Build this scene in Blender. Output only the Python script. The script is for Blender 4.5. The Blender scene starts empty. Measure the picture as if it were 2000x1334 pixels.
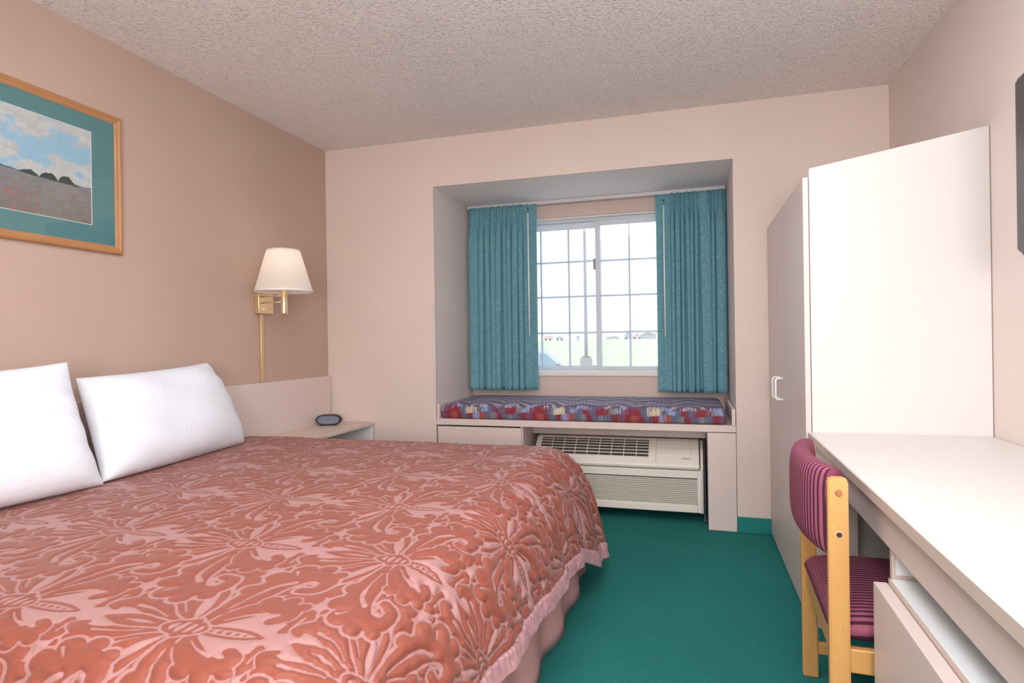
import bpy, bmesh, math, random
import numpy as np
from mathutils import Vector, Matrix
random.seed(7)
COL = bpy.context.scene.collection
R_ = math.radians

# ------------------------------------------------------------------ helpers
def tag(o, label=None, cat=None, group=None, kind=None):
    if label: o['label'] = label
    if cat: o['category'] = cat
    if group: o['group'] = group
    if kind: o['kind'] = kind
    return o

def thing(name, label, cat, loc=(0,0,0), rz=0.0, group=None):
    o = bpy.data.objects.new(name, None); COL.objects.link(o)
    o.location = loc; o.rotation_euler = (0,0,rz); o.empty_display_size = .05
    return tag(o, label, cat, group)

def obj(name, bm, m, parent=None, local=False, smooth=False, label=None):
    """link a bmesh built in world coordinates (or the parent's, if local) as one mesh object"""
    if parent is not None:
        root = parent
        off = Vector((0,0,0))
        if not local:
            p = parent
            while p is not None: off += p.location; p = p.parent
    else:
        xs = [v.co for v in bm.verts]
        off = Vector(((min(v.x for v in xs)+max(v.x for v in xs))/2, (min(v.y for v in xs)+max(v.y for v in xs))/2, min(v.z for v in xs)))
    for v in bm.verts: v.co -= off
    me = bpy.data.meshes.new(name); bm.to_mesh(me); bm.free()
    if smooth:
        me.shade_smooth()
    ms = m if isinstance(m,(list,tuple)) else [m]
    for k in ms: me.materials.append(k)
    o = bpy.data.objects.new(name, me); COL.objects.link(o)
    if parent is not None: o.parent = parent
    else: o.location = off
    if label: o['label'] = label
    return o

def new(): return bmesh.new()

def box(bm, x0,x1,y0,y1,z0,z1, bev=0.0, seg=2, mi=0):
    vs = [bm.verts.new((x,y,z)) for x in (x0,x1) for y in (y0,y1) for z in (z0,z1)]
    q = [(0,1,3,2),(4,6,7,5),(0,4,5,1),(2,3,7,6),(0,2,6,4),(1,5,7,3)]
    fs = [bm.faces.new([vs[i] for i in f]) for f in q]
    for f in fs: f.material_index = mi
    if bev > 0:
        es = list({e for f in fs for e in f.edges})
        r = bmesh.ops.bevel(bm, geom=es, offset=bev, segments=seg, profile=.5, affect='EDGES', clamp_overlap=True)
        for f in r['faces']: f.smooth = True; f.material_index = mi
    return vs

def obox(name, b, m, parent=None, bev=0.0015, **k):
    bm = new(); box(bm, *b, bev=bev); return obj(name, bm, m, parent, **k)

def tube(bm, pts, r, n=12, caps=True):
    """tube of radius r (number or list) along points"""
    pts = [Vector(p) for p in pts]; N = len(pts)
    rs = r if isinstance(r,(list,tuple)) else [r]*N
    rings = []; ref = None
    for i,p in enumerate(pts):
        t = (pts[min(i+1,N-1)]-pts[max(i-1,0)]).normalized()
        if ref is None: ref = Vector((0,0,1)) if abs(t.z)<.9 else Vector((1,0,0))
        a = t.cross(ref).normalized(); b = a.cross(t).normalized(); ref = b
        rings.append([bm.verts.new(p+(a*math.cos(2*math.pi*k/n)+b*math.sin(2*math.pi*k/n))*rs[i]) for k in range(n)])
    for i in range(N-1):
        for k in range(n):
            f = bm.faces.new((rings[i][k],rings[i][(k+1)%n],rings[i+1][(k+1)%n],rings[i+1][k])); f.smooth = True
    if caps:
        bm.faces.new(rings[0]); bm.faces.new(rings[-1][::-1])
    bmesh.ops.recalc_face_normals(bm, faces=bm.faces)

def lathe(bm, prof, cx, cy, n=48, closed=False):
    """rings of (radius, z)"""
    rings = [[bm.verts.new((cx+r*math.cos(2*math.pi*k/n), cy+r*math.sin(2*math.pi*k/n), z)) for k in range(n)] for r,z in prof]
    M = len(rings)
    for i in range(M if closed else M-1):
        a, b = rings[i], rings[(i+1)%M]
        for k in range(n):
            f = bm.faces.new((a[k],a[(k+1)%n],b[(k+1)%n],b[k])); f.smooth = True
    if not closed:
        bm.faces.new(rings[0][::-1]); bm.faces.new(rings[-1])
    bmesh.ops.recalc_face_normals(bm, faces=bm.faces)

def prism(bm, poly, axis, a0, a1, mi=0):
    """extrude a 2-D polygon along an axis: 'x' -> (y,z), 'y' -> (x,z), 'z' -> (x,y)"""
    def P(p,a):
        return {'x':(a,p[0],p[1]),'y':(p[0],a,p[1]),'z':(p[0],p[1],a)}[axis]
    A = [bm.verts.new(P(p,a0)) for p in poly]; B = [bm.verts.new(P(p,a1)) for p in poly]
    n = len(poly); fs=[bm.faces.new(A), bm.faces.new(B[::-1])]
    for i in range(n): fs.append(bm.faces.new((A[i],B[i],B[(i+1)%n],A[(i+1)%n])))
    for f in fs: f.material_index = mi
    bmesh.ops.recalc_face_normals(bm, faces=bm.faces)
    return fs

def grid(bm, P, closed_u=False, smooth=True):
    """P[i][j] points -> quads"""
    V = [[bm.verts.new(p) for p in row] for row in P]
    nu = len(V)
    for i in range(nu if closed_u else nu-1):
        for j in range(len(V[0])-1):
            f = bm.faces.new((V[i][j],V[(i+1)%nu][j],V[(i+1)%nu][j+1],V[i][j+1])); f.smooth = smooth
    return V

def np_mesh(name, P, m, parent=None, attrs=None, loop=False):
    """dense grid mesh from an array [nu,nv,3]"""
    nu, nv, _ = P.shape
    me = bpy.data.meshes.new(name)
    co = P.reshape(-1,3)
    off = np.array([(co[:,0].min()+co[:,0].max())/2,(co[:,1].min()+co[:,1].max())/2,co[:,2].min()]) if parent is None else np.array(parent.location)
    co = (co-off).astype(np.float32)
    i,j = np.meshgrid(np.arange(nu-1),np.arange(nv-1),indexing='ij'); a=(i*nv+j).ravel()
    F = np.stack([a,a+nv,a+nv+1,a+1],1).astype(np.int32)
    me.vertices.add(len(co)); me.vertices.foreach_set('co', co.ravel())
    me.loops.add(F.size); me.loops.foreach_set('vertex_index', F.ravel())
    me.polygons.add(len(F)); me.polygons.foreach_set('loop_start', np.arange(0,F.size,4,dtype=np.int32))
    me.polygons.foreach_set('use_smooth', np.ones(len(F),dtype=bool))
    me.update(calc_edges=True)
    for k,v in (attrs or {}).items():
        if v.ndim==2:
            at = me.attributes.new(k,'FLOAT','POINT'); at.data.foreach_set('value', v.astype(np.float32).ravel())
        else:
            at = me.attributes.new(k,'FLOAT_COLOR','POINT')
            c = np.concatenate([v, np.ones(v.shape[:2]+(1,))],2).astype(np.float32); at.data.foreach_set('color', c.ravel())
    me.materials.append(m)
    o = bpy.data.objects.new(name, me); COL.objects.link(o)
    if parent is not None: o.parent = parent
    else: o.location = off
    return o

# ------------------------------------------------------------------ materials
def lin(c):
    return tuple(((v/255)/12.92 if v/255<=.04045 else ((v/255+.055)/1.055)**2.4) for v in c)

class M:
    def __init__(s, name, rough=.6, metal=0.0, spec=.5):
        s.m = bpy.data.materials.new(name); s.m.use_nodes = True
        s.t = s.m.node_tree; s.n = s.t.nodes; s.l = s.t.links
        s.b = s.n['Principled BSDF']
        s.b.inputs['Roughness'].default_value = rough; s.b.inputs['Metallic'].default_value = metal
        s.b.inputs['Specular IOR Level'].default_value = spec
        s.tc = s.n.new('ShaderNodeTexCoord')
    def node(s, t, **k):
        n = s.n.new(t)
        for a,v in k.items():
            if a in n.inputs: n.inputs[a].default_value = v
            else: setattr(n, a, v)
        return n
    def link(s,a,b): s.l.new(a,b)
    def map(s, scale=(1,1,1), rot=(0,0,0), src='Object'):
        mp = s.node('ShaderNodeMapping'); mp.inputs['Scale'].default_value = scale; mp.inputs['Rotation'].default_value = rot
        s.link(s.tc.outputs[src], mp.inputs[0]); return mp.outputs[0]
    def noise(s, scale, detail=2.0, rough=.5, vec=None, dist=0.0):
        n = s.node('ShaderNodeTexNoise'); n.inputs['Scale'].default_value = scale; n.inputs['Detail'].default_value = detail
        n.inputs['Roughness'].default_value = rough; n.inputs['Distortion'].default_value = dist
        s.link(vec if vec is not None else s.tc.outputs['Object'], n.inputs['Vector']); return n.outputs['Fac']
    def ramp(s, fac, stops, const=False):
        r = s.node('ShaderNodeValToRGB'); s.link(fac, r.inputs[0]); e = r.color_ramp.elements
        if const: r.color_ramp.interpolation = 'CONSTANT'
        while len(e) < len(stops): e.new(.5)
        for k,(p,c) in enumerate(stops):
            e[k].position = p; e[k].color = (*lin(c),1) if max(c)>1.001 else (*c,1)
        return r.outputs[0]
    def math(s, op, a, b=None, c=None):
        n = s.node('ShaderNodeMath', operation=op)
        for i,v in enumerate((a,b,c)):
            if v is None: continue
            if hasattr(v,'node'): s.link(v, n.inputs[i])
            else: n.inputs[i].default_value = v
        return n.outputs[0]
    def mix(s, fac, a, b):
        n = s.node('ShaderNodeMix', data_type='RGBA')
        for sock,v in ((n.inputs[0],fac),(n.inputs[6],a),(n.inputs[7],b)):
            if hasattr(v,'node'): s.link(v, sock)
            elif isinstance(v,(int,float)): sock.default_value = v
            else: sock.default_value = (*lin(v),1)
        return n.outputs[2]
    def col(s, v):
        if hasattr(v,'node'): s.link(v, s.b.inputs['Base Color'])
        else: s.b.inputs['Base Color'].default_value = (*lin(v),1)
        return s
    def bump(s, h, strength=.3, dist=.002):
        n = s.node('ShaderNodeBump'); n.inputs['Strength'].default_value = strength; n.inputs['Distance'].default_value = dist
        s.link(h, n.inputs['Height']); s.link(n.outputs[0], s.b.inputs['Normal']); return s

def paint(name, c, rough=.75, amp=6, bs=120, bd=.0012, bst=.5):
    m = M(name, rough, spec=.3); a = tuple(max(0,v-amp) for v in c); b = tuple(min(255,v+amp) for v in c)
    m.col(m.mix(m.noise(1.7,3), a, b)); m.bump(m.noise(bs,2,.6), bst, bd); return m.m

def laminate(name, c, rough=.38):
    m = M(name, rough, spec=.45)
    n = m.noise(260, 2, .7); a = tuple(max(0,v-4) for v in c); b = tuple(min(255,v+3) for v in c)
    m.col(m.mix(n, a, b)); m.bump(m.noise(420,1), .12, .0004); return m.m

def plain(name, c, rough=.5, metal=0.0, spec=.5, amp=0, sc=30):
    m = M(name, rough, metal, spec)
    m.col(m.mix(m.noise(sc,3), tuple(max(0,v-amp) for v in c), tuple(min(255,v+amp) for v in c)))
    return m.m
W, H, DR = 3.4413, 2.44, -5.7
A0, A1, AZ, AD = .807, 2.656, 2.124, .70      # window alcove: left, right, head height, depth

# ------------------------------------------------------------------ surface materials
m_wl = paint('left_wall_tan', (192,166,153))  # left wall a darker tan than the back wall
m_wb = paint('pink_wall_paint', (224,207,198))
m_wr = paint('right_wall_pale', (228,214,207))  # right wall slightly paler than the back wall
m_al = paint('alcove_paint', (226,213,208))
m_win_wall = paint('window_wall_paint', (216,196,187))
m_soffit = paint('soffit_paint', (244,238,235), amp=2)
def popcorn():
    m = M('popcorn_ceiling', .9, spec=.2)
    n = m.noise(62, 3, .6); v = m.node('ShaderNodeTexVoronoi'); v.inputs['Scale'].default_value = 95
    m.link(m.tc.outputs['Object'], v.inputs['Vector'])
    g = m.math('MAXIMUM', m.math('SUBTRACT', .46, v.outputs['Distance']), 0.0); h = m.math('ADD', m.math('MULTIPLY', m.math('MULTIPLY', g, n), 2.6), m.math('MULTIPLY', n, .22))
    m.col(m.mix(m.noise(1.2,3), (240,233,230), (247,241,239))); m.bump(h, 1.0, .009); return m.m
m_ceil = popcorn()
def carpet():
    m = M('teal_carpet', .95, spec=.1)
    br = m.node('ShaderNodeTexBrick'); m.link(m.map((1,1,1),(0,0,R_(18))), br.inputs['Vector'])
    br.inputs['Scale'].default_value = 55; br.inputs['Mortar Size'].default_value = .12; br.inputs['Mortar Smooth'].default_value = .8
    br.inputs['Color1'].default_value = (1,1,1,1); br.inputs['Color2'].default_value = (.8,.8,.8,1); br.inputs['Mortar'].default_value=(.2,.2,.2,1)
    bw = m.node('ShaderNodeRGBToBW'); m.link(br.outputs['Color'], bw.inputs[0])
    fine = m.noise(230, 2, .7); big = m.noise(1.6, 3)
    c = m.mix(bw.outputs[0], (12,108,106), (88,200,194)); c2 = m.mix(fine, (18,124,122), (88,200,192))
    c3 = m.node('ShaderNodeMix', data_type='RGBA'); c3.inputs[0].default_value = .5; m.link(c,c3.inputs[6]); m.link(c2,c3.inputs[7])
    dk = m.mix(big, (205,205,205), (255,255,255)); mu = m.node('ShaderNodeMix', data_type='RGBA', blend_type='MULTIPLY'); mu.inputs[0].default_value=1
    m.link(c3.outputs[2],mu.inputs[6]); m.link(dk,mu.inputs[7]); m.col(mu.outputs[2])
    m.bump(m.math('ADD', bw.outputs[0], fine), .9, .009); return m.m
m_carpet = carpet()
m_lam = laminate('pink_laminate', (222,205,200))
m_lam_w = laminate('white_laminate', (219,215,213))
m_lam_in = laminate('white_melamine', (236,238,240), .3)
m_lam_t = laminate('beige_laminate', (216,198,184))
m_edge = laminate('edge_band', (206,190,180), .4)
m_dark = plain('matt_black', (25,24,26), .8)  # plain black for the bed legs and clock foot
def vinyl():
    m = M('white_vinyl', .35); m.col((238,241,246)); t = m.node('ShaderNodeBsdfTranslucent'); t.inputs[0].default_value=(.8,.86,.95,1)
    x = m.node('ShaderNodeMixShader'); x.inputs[0].default_value=.35; o = m.n['Material Output']; m.link(m.b.outputs[0],x.inputs[1]); m.link(t.outputs[0],x.inputs[2]); m.link(x.outputs[0],o.inputs[0]); return m.m
m_vinyl = vinyl()
m_sill = paint('painted_sill', (236,230,224), .4, 2)
m_brass = plain('polished_brass', (240,218,178), .30, .9)
m_wire = plain('white_enamel', (244,244,244), .3)

# ------------------------------------------------------------------ the room
def S(name, bm, m): return tag(obj(name, bm, m), kind='structure')
b = new(); box(b, -.1, W+.1, DR-.1, .82, -.1, 0); S('floor', b, m_carpet)
b = new(); box(b, -.1, W+.1, DR-.1, .1, H, H+.1); S('ceiling', b, m_ceil)
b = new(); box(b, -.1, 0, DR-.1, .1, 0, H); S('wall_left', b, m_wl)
b = new(); box(b, W, W+.1, DR-.1, .1, 0, H); S('wall_right', b, m_wr)
b = new(); box(b, 0, W, DR-.1, DR, 0, H); S('wall_rear', b, m_wb)
b = new(); box(b, 0, A0, 0, .012, 0, H); box(b, A1, W, 0, .012, 0, H); box(b, A0, A1, 0, .012, AZ, H); S('wall_back', b, m_wb)
b = new(); box(b, A0-.1, A0, .0125, AD+.12, 0, AZ+.1); S('wall_alcove_left', b, m_al)
b = new(); box(b, A1, A1+.1, .0125, AD+.12, 0, AZ+.1); S('wall_alcove_right', b, m_al)
b = new(); box(b, A0, A1, .0125, AD+.12, AZ, AZ+.1); S('ceiling_alcove', b, m_soffit)
WX0, WX1, WZ0, WZ1 = 1.10, 2.42, .855, 2.008          # window opening
b = new(); box(b, A0, WX0, AD, AD+.12, 0, AZ); box(b, WX1, A1, AD, AD+.12, 0, AZ)
box(b, WX0, WX1, AD, AD+.12, WZ1, AZ); box(b, WX0, WX1, AD, AD+.12, 0, WZ0); S('wall_window', b, m_win_wall)
b = new(); box(b, A1, 2.832, -.012, -.0005, 0, .088, bev=.003); mbc = M('carpet_binding', .95, spec=.1); mbc.col(mbc.mix(mbc.noise(190,3,.7), (14,106,104), (62,160,154))); mbc.bump(mbc.noise(190,3), .8, .005); S('baseboard_back', b, mbc.m)
# plastic corner guard on the left edge of the alcove
b = new(); box(b, A0-.014, A0+.002, -.0035, -.0005, .70, 1.365, bev=.001); box(b, A0+.0005, A0+.003, -.0035, .014, .70, 1.365, bev=.0006)
S('trim_1', b, plain('clear_plastic_guard', (214,204,206), .25))

# ------------------------------------------------------------------ window
win = bpy.data.objects.new('window_1', None); COL.objects.link(win); win.location = (1.76, AD, WZ0); win['kind'] = 'structure'
def frame(bm, x0,x1,z0,z1,y0,y1,wl,wr,wb,wt,bev=.002):
    box(bm,x0,x0+wl,y0,y1,z0,z1,bev); box(bm,x1-wr,x1,y0,y1,z0,z1,bev)
    box(bm,x0+wl,x1-wr,y0,y1,z0,z0+wb,bev); box(bm,x0+wl,x1-wr,y0,y1,z1-wt,z1,bev)
b = new(); frame(b, WX0+.0, WX1, WZ0+.02, WZ1-.012, AD+.045, AD+.115, .022,.022,.014,.02); obj('window_frame', b, m_vinyl, win)
b = new(); box(b, WX0-.01, WX1+.01, AD-.014, AD+.05, WZ0-.012, WZ0+.018, bev=.004); obj('window_sill', b, m_sill, win)
b = new(); box(b, WX0, WX1, AD, AD+.045, WZ1-.012, WZ1-.002, bev=.001); obj('head_reveal', b, m_sill, win)
def glass(name='veiled_window_glass', veil=.13):
    m = bpy.data.materials.new(name); m.use_nodes = True; t = m.node_tree; t.nodes.clear()
    o = t.nodes.new('ShaderNodeOutputMaterial'); x = t.nodes.new('ShaderNodeMixShader'); x2 = t.nodes.new('ShaderNodeMixShader'); hz = t.nodes.new('ShaderNodeBsdfTranslucent'); x2.inputs[0].default_value = veil; g = t.nodes.new('ShaderNodeBsdfGlossy'); tr = t.nodes.new('ShaderNodeBsdfTransparent')
    tr.inputs[0].default_value = (.95,.98,1,1); g.inputs['Roughness'].default_value = .02; x.inputs[0].default_value = .05
    t.links.new(tr.outputs[0], x.inputs[1]); t.links.new(g.outputs[0], x.inputs[2]); t.links.new(x.outputs[0], x2.inputs[1]); t.links.new(hz.outputs[0], x2.inputs[2]); t.links.new(x2.outputs[0], o.inputs[0]); return m
m_glass = glass()  # pale veil mixed into the glass to brighten the bars and view behind
def sash(x0,x1,z0,z1,y,wl,wr,wb,wt,mx,mz,lab):
    b = new(); frame(b,x0,x1,z0,z1,y,y+.028,wl,wr,wb,wt); s = obj('sash', b, m_vinyl, win, label=lab)
    s_off = Vector(win.location)
    def sub(name,bm,m):
        for v in bm.verts: v.co -= s_off
        me = bpy.data.meshes.new(name); bm.to_mesh(me); bm.free(); me.materials.append(m)
        o = bpy.data.objects.new(name, me); COL.objects.link(o); o.parent = s; return o
    b = new(); box(b,x0+wl-.004,x1-wr+.004,y+.012,y+.016,z0+wb-.004,z1-wt+.004); sub('glass', b, m_glass)
    b = new()
    for x in mx: box(b,x-.007,x+.007,y+.0165,y+.0235,z0+wb,z1-wt,bev=.001)
    for z in mz: box(b,x0+wl,x1-wr,y+.017,y+.023,z-.007,z+.007,bev=.001)
    sub('muntin_grid', b, m_vinyl)
sash(1.755,2.398,.889,1.976,AD+.047,.034,.034,.022,.034,(1.998,2.20),(1.683,1.427,1.16),'inner sliding sash on the right')
sash(1.122,1.79,.889,1.976,AD+.082,.034,.034,.026,.044,(1.335,1.548),(1.69,1.43,1.16),'outer sash on the left')
b = new(); box(b,1.738,1.756,AD+.052,AD+.070,1.62,1.70,bev=.002); obj('sash_latch', b, plain('latch_grey',(150,146,150),.4), win)

# ------------------------------------------------------------------ window seat
def seat_unit():
    t = thing('window_seat', 'built-in pink laminate window seat ledge with open bay beneath, under the window', 'window seat', ((A0+A1)/2, .3, 0))
    b = new(); box(b, A0+.004, A1-.002, -.012, AD-.004, .566, .606, bev=.002); obj('seat_board', b, m_lam, t)
    b = new(); box(b, A0+.008, A0+.026, -.006, AD-.006, .607, .700, bev=.0015); obj('end_board', b, m_lam, t)
    b = new(); box(b, A1-.024, A1-.004, -.006, AD-.006, .607, .700, bev=.0015); obj('end_board', b, m_lam, t)
    b = new(); box(b, A0+.012, 1.385, -.004, .014, .002, .556, bev=.0015); obj('front_panel', b, m_lam, t)
    b = new(); box(b, 1.375, 1.393, .014, AD-.01, .002, .564, bev=.001); obj('side_panel', b, m_lam, t)
    b = new(); box(b, 2.499, A1-.003, -.008, .012, .002, .562, bev=.0015); obj('end_panel', b, m_lam, t)
    b = new(); box(b, 2.499, 2.515, .012, AD-.01, .002, .564, bev=.001); obj('side_panel', b, m_lam, t)
    b = new(); box(b, 1.394, 2.498, .262, .280, .486, .565, bev=.001); obj('header_rail', b, m_lam, t)
seat_unit()

# ------------------------------------------------------------------ seat cushion
def flame_fabric():
    m = M('flame_stitch_fabric', .75, spec=.25)
    sx = m.node('ShaderNodeSeparateXYZ'); m.link(m.tc.outputs['Object'], sx.inputs[0])
    x, y, z = sx.outputs
    red,blu,crm,mau,gry,ltb,rus = (136,50,62),(92,104,132),(204,194,168),(122,84,108),(128,134,136),(142,160,196),(164,84,72)
    def white(v, seed):
        n = m.node('ShaderNodeTexWhiteNoise', noise_dimensions='1D'); m.link(m.math('ADD', v, seed), n.inputs['W']); return n.outputs['Value']
    jag = m.math('PINGPONG', m.math('MULTIPLY', z, 1.0), .011)
    th = m.node('ShaderNodeTexNoise'); th.inputs['Scale'].default_value = 1.0; th.inputs['Detail'].default_value = 2; m.link(m.map((260,3,9)), th.inputs['Vector'])
    # front: upright blocks with a step in colour half way up, tapering a little
    row = m.math('GREATER_THAN', m.math('ADD', z, m.math('MULTIPLY', m.math('PINGPONG', x, .14), .12)), .052)
    xb = m.math('ADD', m.math('MULTIPLY', m.math('ADD', m.math('ADD', x, m.math('MULTIPLY', m.math('SUBTRACT', th.outputs['Fac'], .5), .11)), m.math('MULTIPLY', m.math('SUBTRACT', m.math('PINGPONG', m.math('MULTIPLY', x, 1.0), .021), .01), m.math('MULTIPLY', z, 9.0))), 26.0), m.math('MULTIPLY', row, .5))
    cell = m.math('MODULO', m.math('ADD', m.math('FLOOR', xb), 2600), 15.0)
    pick = white(m.math('ADD', cell, m.math('MULTIPLY', row, 31.0)), .3)
    front = m.ramp(pick, [(0,red),(.20,blu),(.38,crm),(.46,mau),(.60,gry),(.76,blu),(.84,red),(.90,rus),(.95,ltb)], True)
    # top: long flowing chevrons, mostly blue, thin red lines and cream flashes
    wav = m.node('ShaderNodeTexNoise'); wav.inputs['Scale'].default_value = 3.2; wav.inputs['Detail'].default_value = 1; m.link(m.map((1,.4,0)), wav.inputs['Vector'])
    step = m.math('PINGPONG', m.math('ADD', x, 5.0), .105); fine = m.math('PINGPONG', x, .0105)
    f = m.math('ADD', m.math('MULTIPLY', y, 5.0), m.math('ADD', m.math('MULTIPLY', step, 5.5), m.math('ADD', m.math('MULTIPLY', fine, 9.0), m.math('ADD', m.math('MULTIPLY', th.outputs['Fac'], .35), m.math('MULTIPLY', wav.outputs['Fac'], 1.6)))))
    top = m.ramp(m.math('FRACT', f), [(0,blu),(.16,red),(.23,ltb),(.40,crm),(.47,mau),(.56,blu),(.66,red),(.71,crm),(.76,ltb),(.92,mau)], True)
    # the chevrons run down over the front edge as tongues
    edge = m.math('GREATER_THAN', m.math('ADD', z, m.math('MULTIPLY', m.math('SUBTRACT', white(m.math('FLOOR', m.math('MULTIPLY', x, 120.0)), 7.0), .5), .018)), .078)
    c = m.mix(edge, front, top)
    m.col(m.mix(m.math('MULTIPLY', m.math('GREATER_THAN', th.outputs['Fac'], .57), .5), c, (112,60,84))); m.bump(th.outputs['Fac'], .25, .001)
    return m.m
def rounded_cushion(bm, x0,x1,y0,y1,z0,z1, r=.045, crown=.008, nx=90, ny=30):
    # top shell + sides via superellipse cross sections
    import itertools
    def side(t,a0,a1,rr): return a0+rr+(a1-a0-2*rr)*t
    P=[]
    K=8
    prof=[]   # (inset, height fraction)
    for k in range(K+1):
        a=math.pi/2*k/K; prof.append((r*(1-math.sin(a+0)), None, a))
    rings=[]
    def ring(inset, z):
        pts=[]; rc=max(.02-inset*.2,.012)+inset*.0
        X0,X1,Y0,Y1=x0+inset,x1-inset,y0+inset,y1-inset
        cs=[(X1-rc,Y0+rc,-90),(X1-rc,Y1-rc,0),(X0+rc,Y1-rc,90),(X0+rc,Y0+rc,180)]
        for ci,(cx,cy,a0) in enumerate(cs):
            for q in range(5):
                a=R_(a0+90*q/4); pts.append((cx+rc*math.cos(a), cy+rc*math.sin(a), z))
            nxt=cs[(ci+1)%4]; e=pts[-1]; a=R_(nxt[2]); s=(nxt[0]+rc*math.cos(a), nxt[1]+rc*math.sin(a))
            n = 40 if ci in (1,3) else 12
            for q in range(1,n): pts.append((e[0]+(s[0]-e[0])*q/n, e[1]+(s[1]-e[1])*q/n, z))
        return pts
    seq=[]
    rb=.018
    for k in range(5): a=math.pi/2*k/4; seq.append((rb*(1-math.sin(a)), z0+rb*(1-math.cos(a))))
    for k in range(9): a=math.pi/2*k/8; seq.append((r*(1-math.cos(a)), z1-r+r*math.sin(a)))
    rr=[ring(i,z) for i,z in seq]
    w=random.Random(3)
    V=[[bm.verts.new((p[0]+.0015*math.sin(p[0]*31+k),p[1]+.002*math.sin(p[0]*23),p[2])) for p in R] for k,R in enumerate(rr)]
    n=len(V[0])
    for i in range(len(V)-1):
        for k in range(n):
            f=bm.faces.new((V[i][k],V[i][(k+1)%n],V[i+1][(k+1)%n],V[i+1][k])); f.smooth=True
    bm.faces.new(V[0][::-1])
    # crowned top: shrink last ring inwards
    last=V[-1]; cx,cy=(x0+x1)/2,(y0+y1)/2; hw,hd=(x1-x0)/2-r,(y1-y0)/2-r
    prev=last
    for k in range(1,7):
        s=1-k/6*.92
        cur=[]
        for p0 in last:
            px,py=p0.co.x-cx,p0.co.y-cy
            ins=(1-s)*hd
            nx_=max(-hw+ins,min(hw-ins,px)) ; ny_=py*s
            cur.append(bm.verts.new((cx+nx_, cy+ny_, z1+crown*(1-s*s)+.001*math.sin(px*19+k))))
        for q in range(n):
            f=bm.faces.new((prev[q],prev[(q+1)%n],cur[(q+1)%n],cur[q])); f.smooth=True
        prev=cur
    f=bm.faces.new(prev); f.smooth=True
    bmesh.ops.recalc_face_normals(bm, faces=bm.faces)
b = new(); rounded_cushion(b, .838, 2.604, .0, .675, .607, .702)
o = obj('seat_cushion', b, flame_fabric()); tag(o, 'long bench cushion in red and blue flame patterned fabric on the window seat', 'cushion')

# ------------------------------------------------------------------ curtains
def curtain_fabric():
    m = M('teal_curtain_fabric', .85, spec=.15)
    n = m.node('ShaderNodeTexNoise'); n.inputs['Scale'].default_value = 38; n.inputs['Detail'].default_value = 2; n.inputs['Distortion'].default_value = 2.2
    m.link(m.tc.outputs['Object'], n.inputs['Vector'])
    li = m.math('PINGPONG', m.math('MULTIPLY', n.outputs['Fac'], 7.0), .5)
    c = m.ramp(li, [(0,(72,120,136)),(.2,(98,150,162)),(.5,(156,202,206))])
    m.col(m.mix(m.math('MULTIPLY', m.noise(5,3), .6), c, (88,144,166))); m.bump(n.outputs['Fac'], .2, .001); return m.m
m_cur = curtain_fabric()
def curtain(x0, x1, flat_right, y, zt, zb, seed, label, wide=()):
    rnd = random.Random(seed); t = thing('curtain', label, 'curtain', ((x0+x1)/2, y, zb), group=None)
    FW = .095                       # flat leading edge towards the window opening
    fx0, fx1 = (x0, x1-FW) if flat_right else (x0+FW, x1)
    nf = 9; edges = [0.0]
    ws = [rnd.uniform(.8,1.25) for _ in range(nf)]
    for i in wide: ws[i] *= 2.0
    s = sum(ws)
    for w in ws: edges.append(edges[-1]+w/s)
    nz = 46; P = []
    def fold(u, v):
        """u along the folded zone 0..1, v 0 top .. 1 bottom -> (x shift, y shift)"""
        k = max(i for i in range(nf) if edges[i] <= u+1e-9) if u < 1 else nf-1
        f = (u-edges[k])/(edges[k+1]-edges[k]); wdt = (edges[k+1]-edges[k])*(fx1-fx0)
        body = max(0,math.sin(math.pi*f))**.42
        pinch = sum(math.exp(-((f-c)/.07)**2) for c in (.36,.5,.64)) if ws[k] < 2.2 else math.exp(-((f-.9)/.05)**2)+math.exp(-((f-.8)/.05)**2)
        tz = v/.115
        top = (.35*body + .65*pinch*.8)
        low = body
        m_ = min(1, max(0, (tz-.6)/.9)); m_ = m_*m_*(3-2*m_)
        amp = .030+.012*v+.008*math.sin(seed+3*k)
        ys = -(top*(1-m_)*.032 + low*m_*amp*1.25)
        xs = -m_*wdt*.13*math.sin(2*math.pi*f)
        xs += .012*v*math.sin(k*2.1+seed)*math.sin(math.pi*u)
        return xs, ys
    N = 260
    for i in range(N+1):
        u = i/N; row = []
        for j in range(nz+1):
            v = j/nz
            if j < 12: v = j/12*.16
            else: v = .16+(j-12)/(nz-12)*.84
            if flat_right: fz = u*(x1-x0)/(fx1-fx0)
            else: fz = (u*(x1-x0)-FW)/(fx1-fx0)
            if 0 <= fz <= 1:
                xs, ys = fold(fz, v); env = 1
            else: xs = 0; ys = -.006*math.sin(u*40)*v
            x = x0+u*(x1-x0)+xs; z = zt+(zb-zt)*v
            if v < .01: z += .002*math.sin(u*60)
            row.append((x, y+ys, z))
        P.append(row)
    b = new(); grid(b, P)
    o = obj('curtain_panel', b, m_cur, t)
    md = o.modifiers.new('thick','SOLIDIFY'); md.thickness = .0035; md.offset = 1
    return t
def wand(t, x, y, z0, z1):
    b = new(); tube(b, [(x,y,z0),(x,y,(z0+z1)/2),(x,y,z1)], .0048, 10); w = obj('pull_wand', b, m_wire, t, label='white plastic pull wand')
    b = new(); tube(b, [(x,y,z1),(x-.001,y,z1+.012),(x+.003,y+.002,z1+.022),(x,y+.004,z1+.034)], .0022, 8)
    lathe(b, [(.001,z1+.030),(.007,z1+.034),(.008,z1+.038),(.001,z1+.043)], x, y+.004, 12)
    obj('wand_hook', b, plain('dark_steel_hook',(120,112,104),.4,.8), t)
CY = .605
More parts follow.
